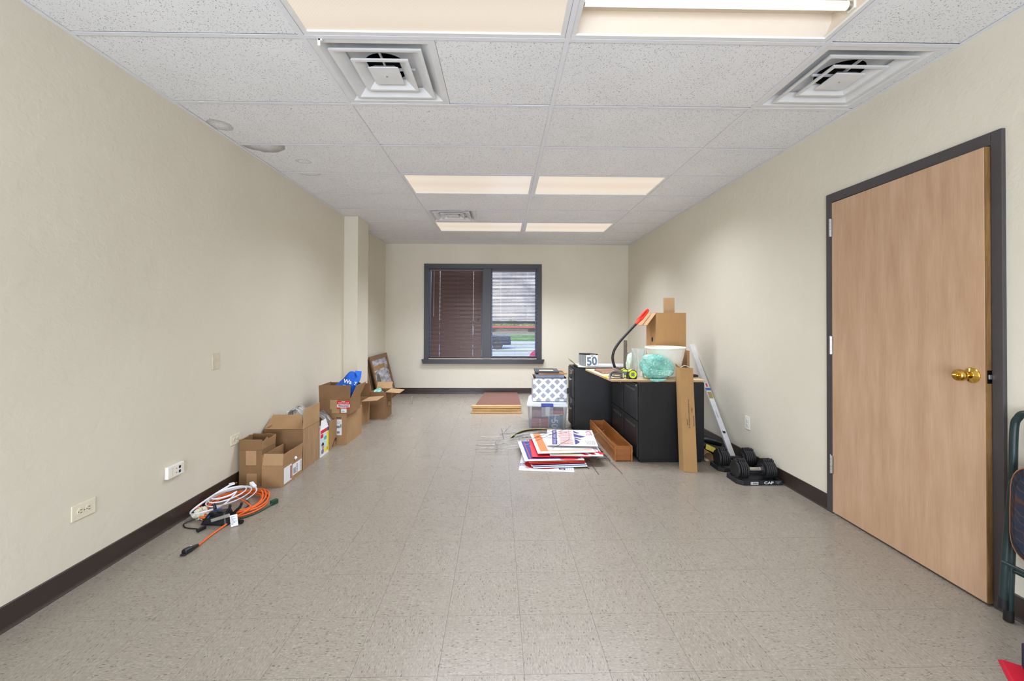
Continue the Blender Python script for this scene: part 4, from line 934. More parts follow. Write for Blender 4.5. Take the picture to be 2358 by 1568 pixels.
tag(blob('bubble_wrap', plain('pale_green_film', srgb(196, 214, 200), 0.25, bump=0.8, bscale=40), None, (0,0,0), (0.055, 0.05, 0.105), 0.15, 21, loc=(1.255, 4.10, PZ+0.108), zflat=-0.106), 'pale green crumpled wrap standing behind the glass cylinder', 'packing')
# teal bubble wrap bundle
b = MB(); n, mm = 28, 16; rr = random.Random(4); vs = []
for k in range(mm+1):
    for i in range(n):
        t = pi*k/mm; p = 2*pi*i/n
        x = 0.148*math.copysign(abs(sin(t))**0.75, 1)*math.copysign(abs(cos(p))**0.8, cos(p)); y = 0.078*sin(t)**0.8*math.copysign(abs(sin(p))**0.8, sin(p)); z = 0.105*math.copysign(abs(cos(t))**0.8, cos(t))
        sx = 1 + 0.10*sin(3*p + 2.2*z*20) + 0.07*sin(5*p - z*30)
        top = 0.030*max(0, -x/0.148)*(z > 0) - 0.045*max(0, x/0.148)*(z > 0)
        zz = 0.105 + z*(1 + 0.06*sin(4*p)) + top
        vs.append((x*sx + 0.006*rr.uniform(-1,1) + 0.02*(0.5-zz*4)*0.4, y*sx + 0.006*rr.uniform(-1,1), max(0.0, zz) + 0.002*rr.random()))
b.add(vs, [(k*n+i, k*n+(i+1) % n, (k+1)*n+(i+1) % n, (k+1)*n+i) for k in range(mm) for i in range(n)])
T = thing('bubble_wrap', 'bundle of teal bubble wrap in front of the white bucket', 'packing', (1.400, 3.806, PZ))
for p_ in b.v:      # creases and folds
    q = sin(38*p_.x + 21*p_.z) + 0.8*sin(61*p_.z - 27*p_.x + 40*p_.y) + 0.6*sin(90*p_.x + 55*p_.y)
    p_.y += 0.009*abs(q) - 0.006; p_.z = max(0.0, p_.z + 0.007*sin(47*p_.x + 3*q)); p_.x += 0.006*sin(70*p_.z + 2*q)
o = b.build('bundle', BUBBLE, T, smooth=22); md = o.modifiers.new('s', 'SUBSURF'); md.levels = 1; md.render_levels = 1
MB().hexa([(-0.085,-0.088,0.040),(0.08,-0.090,0.030),(0.08,-0.055,0.030),(-0.085,-0.05,0.040),(-0.10,-0.092,0.100),(0.11,-0.090,0.080),(0.11,-0.06,0.080),(-0.10,-0.06,0.100)]).build('folded_edge', BUBBLE, T, bevel=0.012)
MB().prism([(-0.10,-0.074,0.0), (0.05,-0.078,0.0), (0.03,-0.080,-0.012), (-0.03,-0.082,-0.020), (-0.08,-0.080,-0.014)], (0, -0.004, 0.012)).build('trailing_sheet', BUBBLE, T, bevel=0.003)
tag(MB().cyl((0, 0, 0), (0, 0, 0.09), 0.022, n=14).build('tape_roll', plain('orange_and_navy_tube', srgb(214, 92, 60), 0.4), loc=(1.262, 4.00, PZ+0.001)), 'small orange tube between the glass cylinder and the teal bundle', 'tube')
# white bucket
T = thing('bucket', 'white tapered plastic bucket on the plywood in front of the large box', 'bucket', (1.552, 4.02, PZ))
BKT = plain('white_bucket_plastic', srgb(232, 228, 216), 0.4, var=0.02)
MB().lathe([(0.0, 0.0), (0.112, 0.0), (0.118, 0.004), (0.176, 0.256), (0.184, 0.258), (0.186, 0.272), (0.182, 0.275), (0.173, 0.272), (0.114, 0.008), (0.0, 0.006)], 40).build('body', BKT, T, smooth=40)
MB().lathe([(0.1815, 0.258), (0.187, 0.260), (0.187, 0.271), (0.1815, 0.275)], 40).build('rim', BKT, T, smooth=60)
# big box
T, X, Yh = carton('large upright cardboard box behind the white bucket with a dark hand hole', 1.540, 1.843, 4.235, 4.52, PZ, 0.602, cardboard('light_kraft_cardboard', srgb(176, 136, 90), 0.05),
    [('l', 0.16, 143, 0.0, 0.0, 0, CARD_L), ('b', 0.165, 2, 0.0, 0.185, 0, CARD_L, True)], group=None)
MB().prism([(-X-0.0008, 0.045*cos(2*pi*i/12)*0.55 - 0.04, 0.33 + 0.026*sin(2*pi*i/12)) for i in range(12)], (0.0009, 0, 0)).build('hand_hole', BLACK, T)
tag(MB().box(-0.05, 0.06, -0.10, 0.12, 0, 0.022).build('dark_book', DARKP, loc=(1.742, 4.00, PZ), rotz=0.12), 'black book on the plywood at the right of the bucket', 'book')
MB().box(-0.045, 0.05, -0.09, 0.10, 0.022, 0.026).build('pink_sheet', plain('magenta_print', srgb(170, 40, 96), 0.5), bpy.data.objects['dark_book'])
T, X, Yh = carton('cardboard flap box standing right of the bucket on the plywood', 1.775, 1.80, 4.06, 4.20, PZ, 0.235, CARD, [], group=None)
# items on the disc cabinet
CZ = 0.7165
GREYP = plain('grey_print_sheet', srgb(176, 174, 172), 0.35, var=0.08, scale=9)
T = thing('poster_stack', 'stack of grey posters and card curling up at the left on the disc cabinet', 'posters', (1.13, 4.92, CZ))
def curled(z, x0, x1, y0, y1, curl, mat, name, th=0.0025):
    b = MB(); n = 14; top = []
    for i in range(n+1):
        x = x0 + (x1-x0)*i/n; q = max(0, (x0 + 0.16 - x)/0.16)
        top.append((x + 0.02*q*q, z + curl*q*q))
    b.prism([(x, y0, zz) for x, zz in top] + [(x, y0, zz+th) for x, zz in reversed(top)], (0, y1-y0, 0)); return b.build(name, mat, T)
curled(0.001, -0.36, 0.24, -0.15, 0.18, 0.075, plain('manila_card', srgb(214, 200, 160), 0.6), 'card_sheet')
curled(0.006, -0.30, 0.36, -0.18, 0.19, 0.004, plain('white_card', srgb(224, 224, 222), 0.4), 'card_sheet', 0.004)
curled(0.012, -0.10, 0.33, -0.175, 0.17, 0.0, GREYP, 'poster', 0.003)
MB().box(-0.22, -0.13, -0.176, -0.16, 0.0102, 0.0106).build('yellow_label', YEL, T)
MB().box(0.02, 0.14, 0.03, 0.10, 0.0151, 0.0154).build('glare_patch', PAPER, T)  # white patch painted in as glare on the poster
DISC = plain('black_disc_case', srgb(34, 34, 36), 0.25, var=0.1); CLEARC = plain('grey_clear_case', srgb(150, 150, 148), 0.2)
for k in range(5):
    T = thing('disc_case', ['front disc case with a big grey 50 on its white cover', 'second disc case behind the one with the 50 cover', 'third disc case, middle of the row behind the 50 cover', 'fourth disc case, second from the far left of the row', 'rear disc case, farthest left of the row behind the 50 cover'][k], 'disc case', (1.012 - 0.0135*k, 4.782 + 0.028*k, CZ+0.0155), rad(2), group='disc cases in a row on the filing cabinet')
    MB().box(-0.069, 0.069, 0, 0.010, 0, 0.138).build('case', CLEARC, T, bevel=0.001)
    MB().box(-0.0695, -0.0685, 0.001, 0.009, 0.006, 0.132).build('spine', DISC, T)
    MB().box(-0.069, 0.069, -0.0006, 0.0105, 0.124, 0.1385).build('title_strip', DISC, T)
    if k == 0:
        cv = MB().box(-0.066, 0.068, -0.0008, 0.0, 0.003, 0.124).build('cover', PAPER, T)
        text('cover_number', '50', 0.128, plain('slate_print', srgb(84, 112, 134), 0.5), cv, (0.001, -0.0012, 0.052), (pi/2, rad(-5), 0), sx=0.92, bold=0.004)
        text('cover_word', 'THE', 0.014, plain('slate_print', srgb(84, 112, 134), 0.5), cv, (0.002, -0.0012, 0.112), (pi/2, rad(-8), 0), bold=0.0008)
        text('title_text', 'STATE OF ART', 0.010, PAPER, T, (0.012, -0.0008, 0.131), (pi/2, 0, 0))
# long box leaning on the plywood edge
KRAFT = cardboard('long_box_cardboard', srgb(176, 138, 92), 0.06)
zax = Vector((0.030, 0.150, 0.845)).normalized(); xax = Vector((1, 0.0, -0.0355)).normalized(); yax = zax.cross(xax)
T = thing('long_box', 'long narrow cardboard box leaning against the plywood worktop edge', 'box', (1.500, 3.486, 0.002), rot=rot_frame(xax, yax))
LW, LD, LL = 0.112, 0.095, 0.872
b = MB().box(0, LW, 0, CT, 0.0, LL-0.018).box(0, LW, LD-CT, LD, 0.0, LL-0.012).box(0, CT, CT, LD-CT, 0.0, LL).box(LW-CT, LW, CT, LD-CT, 0.0, LL-0.02).box(CT, LW-CT, CT, LD-CT, 0.0, CT)
b.build('body', KRAFT, T, bevel=0.0015)
MB().hexa([(0.0,0,LL-0.02),(CT,0,LL-0.02),(CT,LD,LL),(0,LD,LL),(0.0,0.03,LL-0.006),(CT,0.03,LL-0.006),(CT,LD,LL+0.024),(0,LD,LL+0.024)]).build('torn_flap', CARD_D, T)
MB().box(CT+0.004, LW-CT-0.004, CT+0.006, LD-CT-0.006, 0.1, LL-0.015).build('contents', DARKP, T, bevel=0.012)
MB().tube(catmull([(0.015, 0.02, LL-0.016), (0.05, 0.02, LL+0.004), (0.096, 0.02, LL-0.014)], 5), 0.0025, 6).build('white_cord', PAPER, T)
MB().box(LW-0.001, LW+0.0012, 0.004, 0.016, 0.01, LL-0.03).build('tape', TAPE, T)
for st, xx, z_, sz in (('VINYL BLIND WINDOW COVERING 48 x 60', 0.060, 0.47, 0.0125), ('ITEM 41', 0.086, 0.50, 0.0125), ('MADE IN CHINA', 0.098, 0.41, 0.0115), ('LOT 2094', 0.044, 0.40, 0.0115)):
    text('printed_words', st, sz, INK, T, (xx, -0.0006, z_), rot_frame((0, 0, -1), (1, 0, 0)), bold=0.0002)
# level
ALU = plain('white_aluminium', srgb(222, 222, 224), 0.35, 0.3, var=0.04)
p0 = Vector((2.075, 3.785, 0.001)); p1 = Vector((2.138, 4.775, 0.975)); zax = (p1-p0).normalized(); xax = Vector((1, 0, 0)) - zax*zax.x; xax.normalize(); yax = zax.cross(xax)
T = thing('spirit_level', 'long white spirit level leaning against the right wall behind the dumbbells', 'spirit level', p0, rot=rot_frame(xax, yax))
LV = (p1-p0).length
b = MB().box(-0.024, 0.024, -0.011, -0.008, 0.0, LV).box(-0.024, 0.024, 0.008, 0.011, 0.0, LV).box(-0.003, 0.003, -0.008, 0.008, 0, LV).box(-0.024, -0.020, -0.008, 0.008, 0.0, LV).box(0.020, 0.024, -0.008, 0.008, 0.0, LV)
b.build('beam', ALU, T)
def band(z0, z1, mat, name, x0=-0.0245, x1=0.0245): return MB().box(x0, x1, -0.0125, -0.0108, z0, z1).build(name, mat, T)
MB().box(-0.020, 0.020, -0.014, 0.012, 0.655, 0.735).build('vial_block', plain('olive_vial', srgb(150, 136, 74), 0.2), T, bevel=0.003)
band(0.755, 0.785, plain('blue_band', srgb(70, 110, 176), 0.4), 'blue_band'); band(0.80, 0.84, RED, 'red_mark', -0.008, 0.006)
MB().box(-0.012, 0.012, -0.015, -0.0105, 0.262, 0.30).build('end_vial', BLK, T, bevel=0.002); MB().box(-0.010, 0.010, -0.0155, -0.015, 0.284, 0.300).build('vial_window', PAPER, T)
text('printed_words', 'LEVEL 48 IN', 0.014, GREYINK, T, (-0.004, -0.0113, 0.47), rot_frame((0, 0, 1), (-1, 0, 0)))
# adjustable dumbbells in their trays
RUB = plain('black_iron', srgb(36, 36, 38), 0.42, var=0.12, scale=30)
TRAY = plain('black_tray_plastic', srgb(30, 31, 34), 0.45, var=0.08)
def dumbbell(label, x0, y0, rz, grip, mark):
    D = thing('dumbbell_tray', label.replace('adjustable dumbbell', 'moulded tray').replace('resting in', 'under'), 'tray', (x0, y0, 0), rz, group='black dumbbell trays by the right wall')
    poly = [(-0.172,-0.062), (-0.140,-0.100), (0.164,-0.100), (0.172,-0.092), (0.172,0.090), (0.162,0.100), (-0.150,0.100), (-0.172,0.075)]
    b = MB(); n = len(poly); vs = [(x, y, 0) for x, y in poly] + [(x*0.99, y*0.985, 0.034) for x, y in poly] + [(x*0.90, y*0.84, 0.034) for x, y in poly] + [(x*0.86, y*0.78, 0.010) for x, y in poly]
    fs = [tuple(range(n))[::-1]] + [(r*n+i, r*n+(i+1) % n, (r+1)*n+(i+1) % n, (r+1)*n+i) for r in range(3) for i in range(n)] + [tuple(range(3*n, 4*n))]
    b.add(vs, fs); b.build('shell', TRAY, D, bevel=0.003)
    if mark:
        text('tray_logo', 'CAP', 0.026, PAPER, D, (0.058, -0.1012, 0.0185), (pi/2, 0, 0), sx=1.5, bold=0.0004)
        MB().prism([(0.105, -0.1002, 0.031), (0.155, -0.1002, 0.031), (0.128, -0.1002, 0.006)], (0, -0.0008, 0)).build('grey_triangle', plain('grey_triangle', srgb(84, 84, 88), 0.5), D)
        s = MB().box(-0.080, -0.022, -0.1008, -0.0998, 0.006, 0.026).build('sticker', PAPER, D)
        MB().box(-0.076, -0.070, -0.1012, -0.1008, 0.008, 0.024).box(-0.066, -0.026, -0.1012, -0.1008, 0.010, 0.022).build('sticker_print', GREYINK, s)
    T = thing('dumbbell', label, 'dumbbell', (x0, y0, 0.012), rz, group='black adjustable dumbbells')
    zc = 0.076
    def plate(xc, r, th, name='weight_plate'):
        b = MB(); m = 26
        prof = [(r*cos(2*pi*i/m), max(-r*0.80, r*sin(2*pi*i/m))) for i in range(m)]
        b.prism([(xc-th/2, y, zc+z) for y, z in prof], (th, 0, 0))
        b.box(xc-th/2, xc+th/2, -0.022, 0.022, zc+r*0.9, zc+r+0.010)
        b.box(xc-th/2, xc+th/2, -0.006, 0.006, zc+r+0.004, zc+r+0.015)
        return b.build(name, RUB, T, bevel=0.0025)
    for s in (-1, 1):
        plate(s*0.142, 0.066, 0.016, 'end_plate')
        for k in range(4): plate(s*(0.122 - 0.0155*k), 0.071, 0.0115)
        MB().cyl((s*0.066, 0, zc), (s*0.052, 0, zc), 0.046, n=24).build('selector_disc', RUB, T, smooth=40)
        for k in range(8): MB().cyl((s*0.0522, 0.037*cos(k*pi/4), zc+0.037*sin(k*pi/4)), (s*0.0512, 0.037*cos(k*pi/4), zc+0.037*sin(k*pi/4)), 0.0028, n=6).build('stud', CHROME, T)
    MB().cyl((-0.056, 0, zc), (0.056, 0, zc), 0.0155, n=20).build('handle', grip, T, smooth=40)
    for s in (-1, 1): MB().cyl((s*0.056, 0, zc), (s*0.046, 0, zc), 0.018, n=20).build('grip_ring', grip, T, smooth=40)
KNURL = N('knurled_chrome'); v = KNURL.coords(); wv = KNURL.n('TexChecker'); wv.inputs['Scale'].default_value = 420; KNURL.l(v, wv.inputs[0]); KNURL.bump(wv.outputs[1], 0.5, 0.0008); KNURL = KNURL.set(srgb(196, 192, 184), 0.3, 1.0)
dumbbell('front adjustable dumbbell with a bright knurled handle resting in its black tray', 1.964, 3.300, rad(0.5), KNURL, True)
dumbbell('rear adjustable dumbbell with a black handle resting in its black tray', 1.968, 3.578, rad(-1), BLK, False)
# tube, yellow folder, black hood behind the dumbbells
T = thing('cardboard_tube', 'cardboard mailing tube lying behind the rear dumbbell, open end facing out', 'tube', (1.826, 3.745, 0.0425))
MB().lathe([(0.0415, 0), (0.0415, 0.42), (0.0375, 0.42), (0.0375, 0.0), (0.0415, 0)], 28, T=Matrix.Rotation(-pi/2, 4, 'X')).build('wall', CARD, T, smooth=40)
MB().box(-0.02, 0.02, 0.012, 0.20, -0.0365, -0.033).build('rolled_paper', PAPER, T)
T = thing('nozzle', 'black moulded hood like nozzle lying between the cabinet and the spirit level', 'nozzle', (1.955, 4.0, 0.0), rad(-20))
MB().tube(catmull([(-0.13, 0.0, 0.085), (-0.085, 0.0, 0.120), (-0.03, 0.0, 0.125), (0.05, 0.0, 0.105), (0.105, 0.0, 0.085)], 4), [0.030, 0.036, 0.040, 0.044, 0.046, 0.047, 0.047, 0.046, 0.044, 0.042, 0.040, 0.037, 0.034, 0.031, 0.029, 0.027, 0.025], 14, ry=0.06).build('hood', BLK, T, smooth=60)
MB().tube(catmull([(-0.14, -0.075, 0.104), (-0.09, -0.082, 0.104), (-0.02, -0.082, 0.080), (0.06, -0.075, 0.066), (0.10, -0.07, 0.060)], 4), [0.012, 0.020, 0.028, 0.030, 0.030, 0.030, 0.030, 0.030, 0.030, 0.030, 0.030, 0.029, 0.028, 0.028, 0.027, 0.027, 0.026], 12, ry=0.03).build('lower_jaw', BLK, T, smooth=60)
MB().box(-0.06, 0.07, -0.07, 0.02, 0.0, 0.06).build('base', BLK, T, bevel=0.01)
MB().cyl((0.0, -0.110, 0.082), (0.0, -0.1135, 0.082), 0.004, n=8).build('rivet', CHROME, T)
tag(MB().box(-0.055, 0.055, -0.001, 0.001, 0, 0.05).build('yellow_folder', plain('dull_yellow_card', srgb(208, 192, 76), 0.5), loc=(1.90, 3.835, 0.062)), 'yellow card edge under the black nozzle above the cardboard tube', 'folder')
bpy.data.objects['yellow_folder'].rotation_euler = (rad(-38), rad(24), rad(-10))
tag(MB().box(-0.04, 0.04, -0.004, 0.004, 0, 0.008).build('green_strip', plain('lime_plastic', srgb(140, 216, 40), 0.4), loc=(2.005, 3.76, 0.0)), 'lime green plastic strip on the floor behind the rear dumbbell', 'strip')
# wooden planter / drawer box
OAK = wood('stained_oak', srgb(132, 78, 32), srgb(178, 116, 58), 'y', 0.45); OAKX = wood('stained_oak_end', srgb(126, 72, 28), srgb(172, 108, 50), 'x', 0.45)
T = thing('wooden_trough', 'long narrow stained wooden trough on the floor left of the near cabinet', 'trough', (1.078, 3.765, 0.0), rad(0.7))
PL = 0.985
for sx in (-1, 1):
    xo = sx*0.073
    MB().box(xo-0.007, xo+0.007, -0.012, PL+0.012, 0.0, 0.137).build('side_board', OAK, T, bevel=0.002)
MB().box(-0.066, 0.066, 0.0, 0.014, 0.004, 0.133).build('end_board', OAKX, T, bevel=0.002); MB().box(-0.066, 0.066, PL-0.014, PL, 0.004, 0.133).build('end_board', OAKX, T, bevel=0.002)
MB().box(-0.066, 0.066, 0.014, PL-0.014, 0.004, 0.014).build('bottom_board', OAK, T)
for sx in (-1, 1): MB().box(sx*0.080-0.003, sx*0.080+0.003, -0.012, PL+0.012, 0.085, 0.105).build('side_rail', OAK, T, bevel=0.002)
# banker box on tote
TOTE = glassy('clear_tote_plastic', (0.90, 0.92, 0.95), 0.16, 0.2)
T = thing('storage_tote', 'clear plastic storage tote with blue latch, full of red and blue books', 'storage tote', (0.545, 5.10, 0.0), rad(-6))
b = MB(); W0, W1, D0, D1 = 0.203, 0.232, 0.255, 0.285
def shell(b, w0, d0, z0, w1, d1, z1, t):
    o = [(-w0,-d0,z0),(w0,-d0,z0),(w0,d0,z0),(-w0,d0,z0)]; p = [(-w1,-d1,z1),(w1,-d1,z1),(w1,d1,z1),(-w1,d1,z1)]
    b.add(o+p, [(3,2,1,0)] + [(i, (i+1) % 4, 4+(i+1) % 4, 4+i) for i in range(4)])
shell(b, W0, D0, 0.002, W1-0.008, D1-0.008, 0.268, 0)
b.build('bin', TOTE, T)
LIDM = plain('clear_white_lid', srgb(206, 210, 216), 0.3, var=0.02)
MB().box(-W1, W1, -D1, D1, 0.266, 0.290).box(-W1+0.012, W1-0.012, -D1+0.012, D1-0.012, 0.290, 0.302).build('lid', LIDM, T, bevel=0.005)
for s in (-1, 1): MB().box(-0.068, 0.068, s*D1-0.010, s*D1+0.010, 0.268, 0.306).build('latch', plain('blue_latch', srgb(34, 58, 150), 0.35), T, bevel=0.004)
MB().prism([(-0.065, -D1-0.004, 0.262), (0.068, -D1-0.004, 0.262), (0.068, -D1+0.020, 0.155), (-0.060, -D1+0.020, 0.155)], (0, -0.010, 0)).build('handle_pocket', TOTE, T, bevel=0.004)
for k in range(7): MB().box(-W1-0.002, -W1+0.006, -0.2+k*0.05, -0.185+k*0.05, 0.272, 0.292).build('lid_rib', LIDM, T)
REDB = plain('red_book_cover', srgb(176, 48, 58), 0.4, var=0.08)
ca, sa = cos(rad(-6)), sin(rad(-6))
def intote(x, y): return (0.545 + x*ca - y*sa, 5.10 + x*sa + y*ca)
for k in range(6):
    x, y = intote(-0.083, -0.165); z = [0.008, 0.034, 0.052, 0.070, 0.088, 0.106][k]
    B = thing('book', ['red', 'red', 'red', 'red', 'red', 'red'][k] + ' book in the clear tote, ' + ['lowest of the left stack', 'second from the bottom of the left stack', 'third from the bottom of the left stack', 'fourth from the bottom of the left stack', 'fifth from the bottom of the left stack', 'topmost of the left stack'][k], 'book', (x, y, z), rad(-6 + (k % 2)*0.8), group='red books in the clear tote')
    MB().box(-0.098, 0.098, -0.075, 0.075, 0, 0.0155).build('cover', REDB, B, bevel=0.001)
    MB().box(-0.004, 0.004, -0.0756, -0.075, 0.003, 0.0125).build('spine_mark', PAPER, B)
x, y = intote(0.085, -0.20)
B = thing('book', 'blue book with a white 50 on its cover, upright in the clear tote', 'book', (x, y, 0.008), rad(-6), group=None)
MB().box(-0.062, 0.062, 0, 0.02, 0, 0.142).build('cover', plain('blue_cover', srgb(40, 104, 160), 0.4, var=0.3, scale=9), B, bevel=0.001)
text('cover_number', '50', 0.105, PAPER, B, (-0.004, -0.0006, 0.052), rot_frame((0, 0, -1), (1, 0, 0)), bold=0.002)
text('cover_word', 'THE', 0.030, PAPER, B, (0.002, -0.0006, 0.120), rot_frame((0, 0, -1), (1, 0, 0)), bold=0.001)
for nm, lb, mt, bx in (('folder', 'dark blue folder filling the right of the clear tote', plain('slate_folder', srgb(62, 72, 92), 0.5), (0.150, 0.186, -0.19, 0.18, 0.008, 0.15)), ('folder', 'flat tan folder lying under the tote lid at the right', plain('tan_folder', srgb(198, 184, 140), 0.6), (0.03, 0.195, -0.19, 0.1, 0.158, 0.166)), ('book', 'faded red book lying under the tote lid at the right', REDB, (0.035, 0.19, -0.19, 0.08, 0.172, 0.205)), ('book', 'grey and red book lying above the left stack in the tote', plain('grey_red_cover', srgb(150, 90, 96), 0.4, var=0.4, scale=18), (-0.18, -0.02, -0.20, 0.06, 0.135, 0.21))):
    x, y = intote((bx[0]+bx[1])/2, (bx[2]+bx[3])/2)
    tag(MB().box(-(bx[1]-bx[0])/2, (bx[1]-bx[0])/2, -(bx[3]-bx[2])/2, (bx[3]-bx[2])/2, 0, bx[5]-bx[4]).build(nm, mt, None, (x, y, bx[4]), rad(-6)), lb, nm)
# patterned banker box
T = thing('banker_box', 'white banker box with a grey diamond lattice print, standing on the clear tote', 'box', (0.563, 5.105, 0.3070), rad(-1.5))
LAT = N('lattice_print'); tc = LAT.n('TexCoord'); sp = LAT.n('SeparateXYZ'); LAT.l(tc.outputs['Object'], sp.inputs[0])
h_ = LAT.math('ADD', sp.outputs[0], sp.outputs[1])
per = 0.106
u_ = LAT.math('ABSOLUTE', LAT.math('SUBTRACT', LAT.math('FRACT', LAT.math('ADD', LAT.math('DIVIDE', LAT.math('ADD', h_, sp.outputs[2]), per), 20.15)), 0.5))
v_ = LAT.math('ABSOLUTE', LAT.math('SUBTRACT', LAT.math('FRACT', LAT.math('ADD', LAT.math('DIVIDE', LAT.math('SUBTRACT', h_, sp.outputs[2]), per), 20.4)), 0.5))
k_ = LAT.math('MULTIPLY', LAT.math('LESS_THAN', u_, 0.31), LAT.math('LESS_THAN', v_, 0.31))
LAT = LAT.set(LAT.mix(k_, srgb(232,232,236), srgb(158,162,172)), 0.55)
bw, bd, bh = 0.198, 0.165, 0.268
b = MB().box(-bw, bw, -bd, -bd+CT, 0, bh-0.004).box(-bw, bw, bd-CT, bd, 0, bh).box(-bw, -bw+CT, -bd, bd, 0, bh).box(bw-CT, bw, -bd, bd, 0, bh).box(-bw, bw, -bd, bd, 0, CT)
b.build('body', LAT, T)
b = MB().box(-bw+CT, -bw+2*CT, -bd+CT, bd-CT, CT, bh+0.004).box(bw-2*CT, bw-CT, -bd+CT, bd-CT, CT, bh+0.004).box(-bw+CT, bw-CT, bd-2*CT, bd-CT, CT, bh+0.006); b.build('lining', CARD, T)
lg = MB().box(0.092, 0.168, -bd-0.001, -bd, 0.026, 0.044).build('brand_label', plain('slate_label', srgb(98, 104, 112), 0.5), T, bevel=0.0004)
MB().box(0.100, 0.160, -bd-0.0014, -bd-0.001, 0.032, 0.038).build('label_print', plain('pale_grey_print', srgb(190, 192, 196), 0.5), lg)
tag(MB().box(-0.166, 0.166, -0.11, 0.12, 0, 0.044).build('album', plain('dark_slate_cover', srgb(62, 68, 78), 0.5), None, (0.563, 5.07, 0.5345)), 'dark slate album lowest of the pile in the lattice box', 'album')
tag(MB().box(-0.166, 0.166, -0.11, 0.12, 0, 0.038).build('album', plain('blue_grey_cover', srgb(134, 144, 162), 0.4), None, (0.562, 5.07, 0.5790)), 'blue grey album sticking out of the lattice box', 'album')
def flat_frame(label, w, d, th, rail, matr, mati, loc, rz):
    T = thing('picture_frame', label, 'picture frame', loc, rz, group='small frames piled on the lattice box')
    for q in ((-w, w, -d, -d+rail), (-w, w, d-rail, d), (-w, -w+rail, -d+rail, d-rail), (w-rail, w, -d+rail, d-rail)): MB().box(*q, 0, th).build('frame_rail', matr, T, bevel=0.003)
    MB().box(-w+rail, w-rail, -d+rail, d-rail, 0.002, th*0.5).build('picture', mati, T); return T
flat_frame('tan wooden frame with a dark picture, under the black frame', 0.165, 0.14, 0.017, 0.022, wood('tan_frame_wood', srgb(150, 96, 40), srgb(194, 142, 78), 'x', 0.4), plain('charcoal_picture', srgb(58, 60, 68), 0.3), (0.590, 5.09, 0.6175), rad(2))
BF = flat_frame('small black frame with a pale picture, topmost of the pile', 0.140, 0.15, 0.022, 0.052, plain('dark_carved_frame', srgb(50, 50, 48), 0.45, var=0.2), plain('pale_picture', srgb(196, 188, 170), 0.4), (0.530, 5.09, 0.6350), rad(-2))
# table board on the floor
T = thing('table_board', 'dark red brown board edged with oak strips lying on the floor under the window', 'board', (-0.40, 5.69, 0.0))
MB().hexa([(0.045,0.03,0.098),(0.66,0.03,0.098),(0.66,1.42,0.04),(0.12,1.42,0.04),(0.045,0.03,0.108),(0.66,0.03,0.108),(0.66,1.42,0.05),(0.12,1.42,0.05)]).build('panel', plain('red_brown_laminate', srgb(112, 62, 52), 0.35, var=0.08), T)
OAKL = wood('light_oak', srgb(176, 132, 78), srgb(222, 182, 126), 'x', 0.45)
for z0, z1, x0, y0 in ((0.0, 0.030, -0.008, 0.0), (0.034, 0.066, 0.006, 0.012), (0.070, 0.110, -0.002, 0.004)): MB().box(x0, 0.66, y0, y0+0.045, z0, z1).build('edge_strip', OAKL, T, bevel=0.006)
MB().hexa([(0.05,0.06,0),(0.66,0.06,0),(0.66,1.3,0),(0.13,1.3,0),(0.05,0.06,0.032),(0.66,0.06,0.032),(0.66,1.3,0.032),(0.13,1.3,0.032)]).build('lower_board', OAKL, T)
# ---- yard sign pile
SW = plain('white_sign_board', srgb(236, 236, 240), 0.4, var=0.01); NAVY = plain('navy_sign_ink', srgb(44, 52, 122), 0.45, var=0.05); SRED = plain('red_sign_ink', srgb(222, 42, 56), 0.45, var=0.04); SOR = plain('orange_sign_ink', srgb(240, 118, 52), 0.45); PUR = plain('purple_sign_ink', srgb(66, 56, 112), 0.5)
def sign(label, cx, cy, z, w, d, rz, base, tilt=(0,0), th=0.004):
    T = thing('yard_sign', label, 'yard sign', (cx, cy, z), group='corrugated signs piled on the floor', rot=(tilt[0], tilt[1], rz))
    MB().box(-w/2, w/2, -d/2, d/2, 0, th).build('board', base, T); return T
def ink(T, name, mat, poly, th=0.004, k=0): return MB().prism([(x, y, th-0.0002) for x, y in poly], (0, 0, 0.0006+0.0004*k)).build(name, mat, T)
def rect(x0, x1, y0, y1): return [(x0,y0),(x1,y0),(x1,y1),(x0,y1)]
T = sign('white sign with a red oval and dark letters, lowest of the pile', 0.400, 3.80, 0.001, 0.455, 0.58, rad(-6), SW)
ink(T, 'red_oval', SRED, [(-0.03+0.16*cos(2*pi*i/24), -0.13+0.12*sin(2*pi*i/24)) for i in range(24)])
text('sign_letters', 'ES', 0.06, INK, T, (0.13, -0.235, 0.0044), (0, 0, pi), bold=0.002); text('sign_letters', 'TO', 0.05, PUR, T, (-0.205, -0.15, 0.0044), (0, 0, rad(90)), bold=0.002)
for k in range(4): ink(T, 'fine_print', GREYINK, rect(0.16+k*0.015, 0.164+k*0.015, -0.27, -0.20))
T = sign('pale blue edged white sign second from the bottom of the pile', 0.475, 3.86, 0.014, 0.46, 0.58, rad(4), SW, (rad(0.3), rad(-0.4)))
ink(T, 'blue_edge', plain('sky_sign_ink', srgb(176, 206, 232), 0.5), rect(-0.22, 0.22, -0.285, -0.26))
T = sign('white sign with a purple edge third from the bottom of the pile', 0.46, 3.875, 0.026, 0.47, 0.58, rad(5), SW, (rad(0.2), rad(-0.3)))
ink(T, 'purple_edge', PUR, rect(-0.225, 0.225, -0.286, -0.25))
T = sign('coral edged sign fourth from the bottom of the pile', 0.455, 3.89, 0.036, 0.475, 0.58, rad(5), SRED, (rad(0.1), 0))
T = sign('orange edged sign fifth from the bottom of the pile', 0.448, 3.905, 0.045, 0.48, 0.58, rad(4.5), SOR, (rad(0.2), 0))
T = sign('navy blue sign with a white border and thin red line, jutting out to the left', 0.430, 3.900, 0.060, 0.51, 0.61, rad(3.5), SW, (rad(-0.3), rad(0.2)))
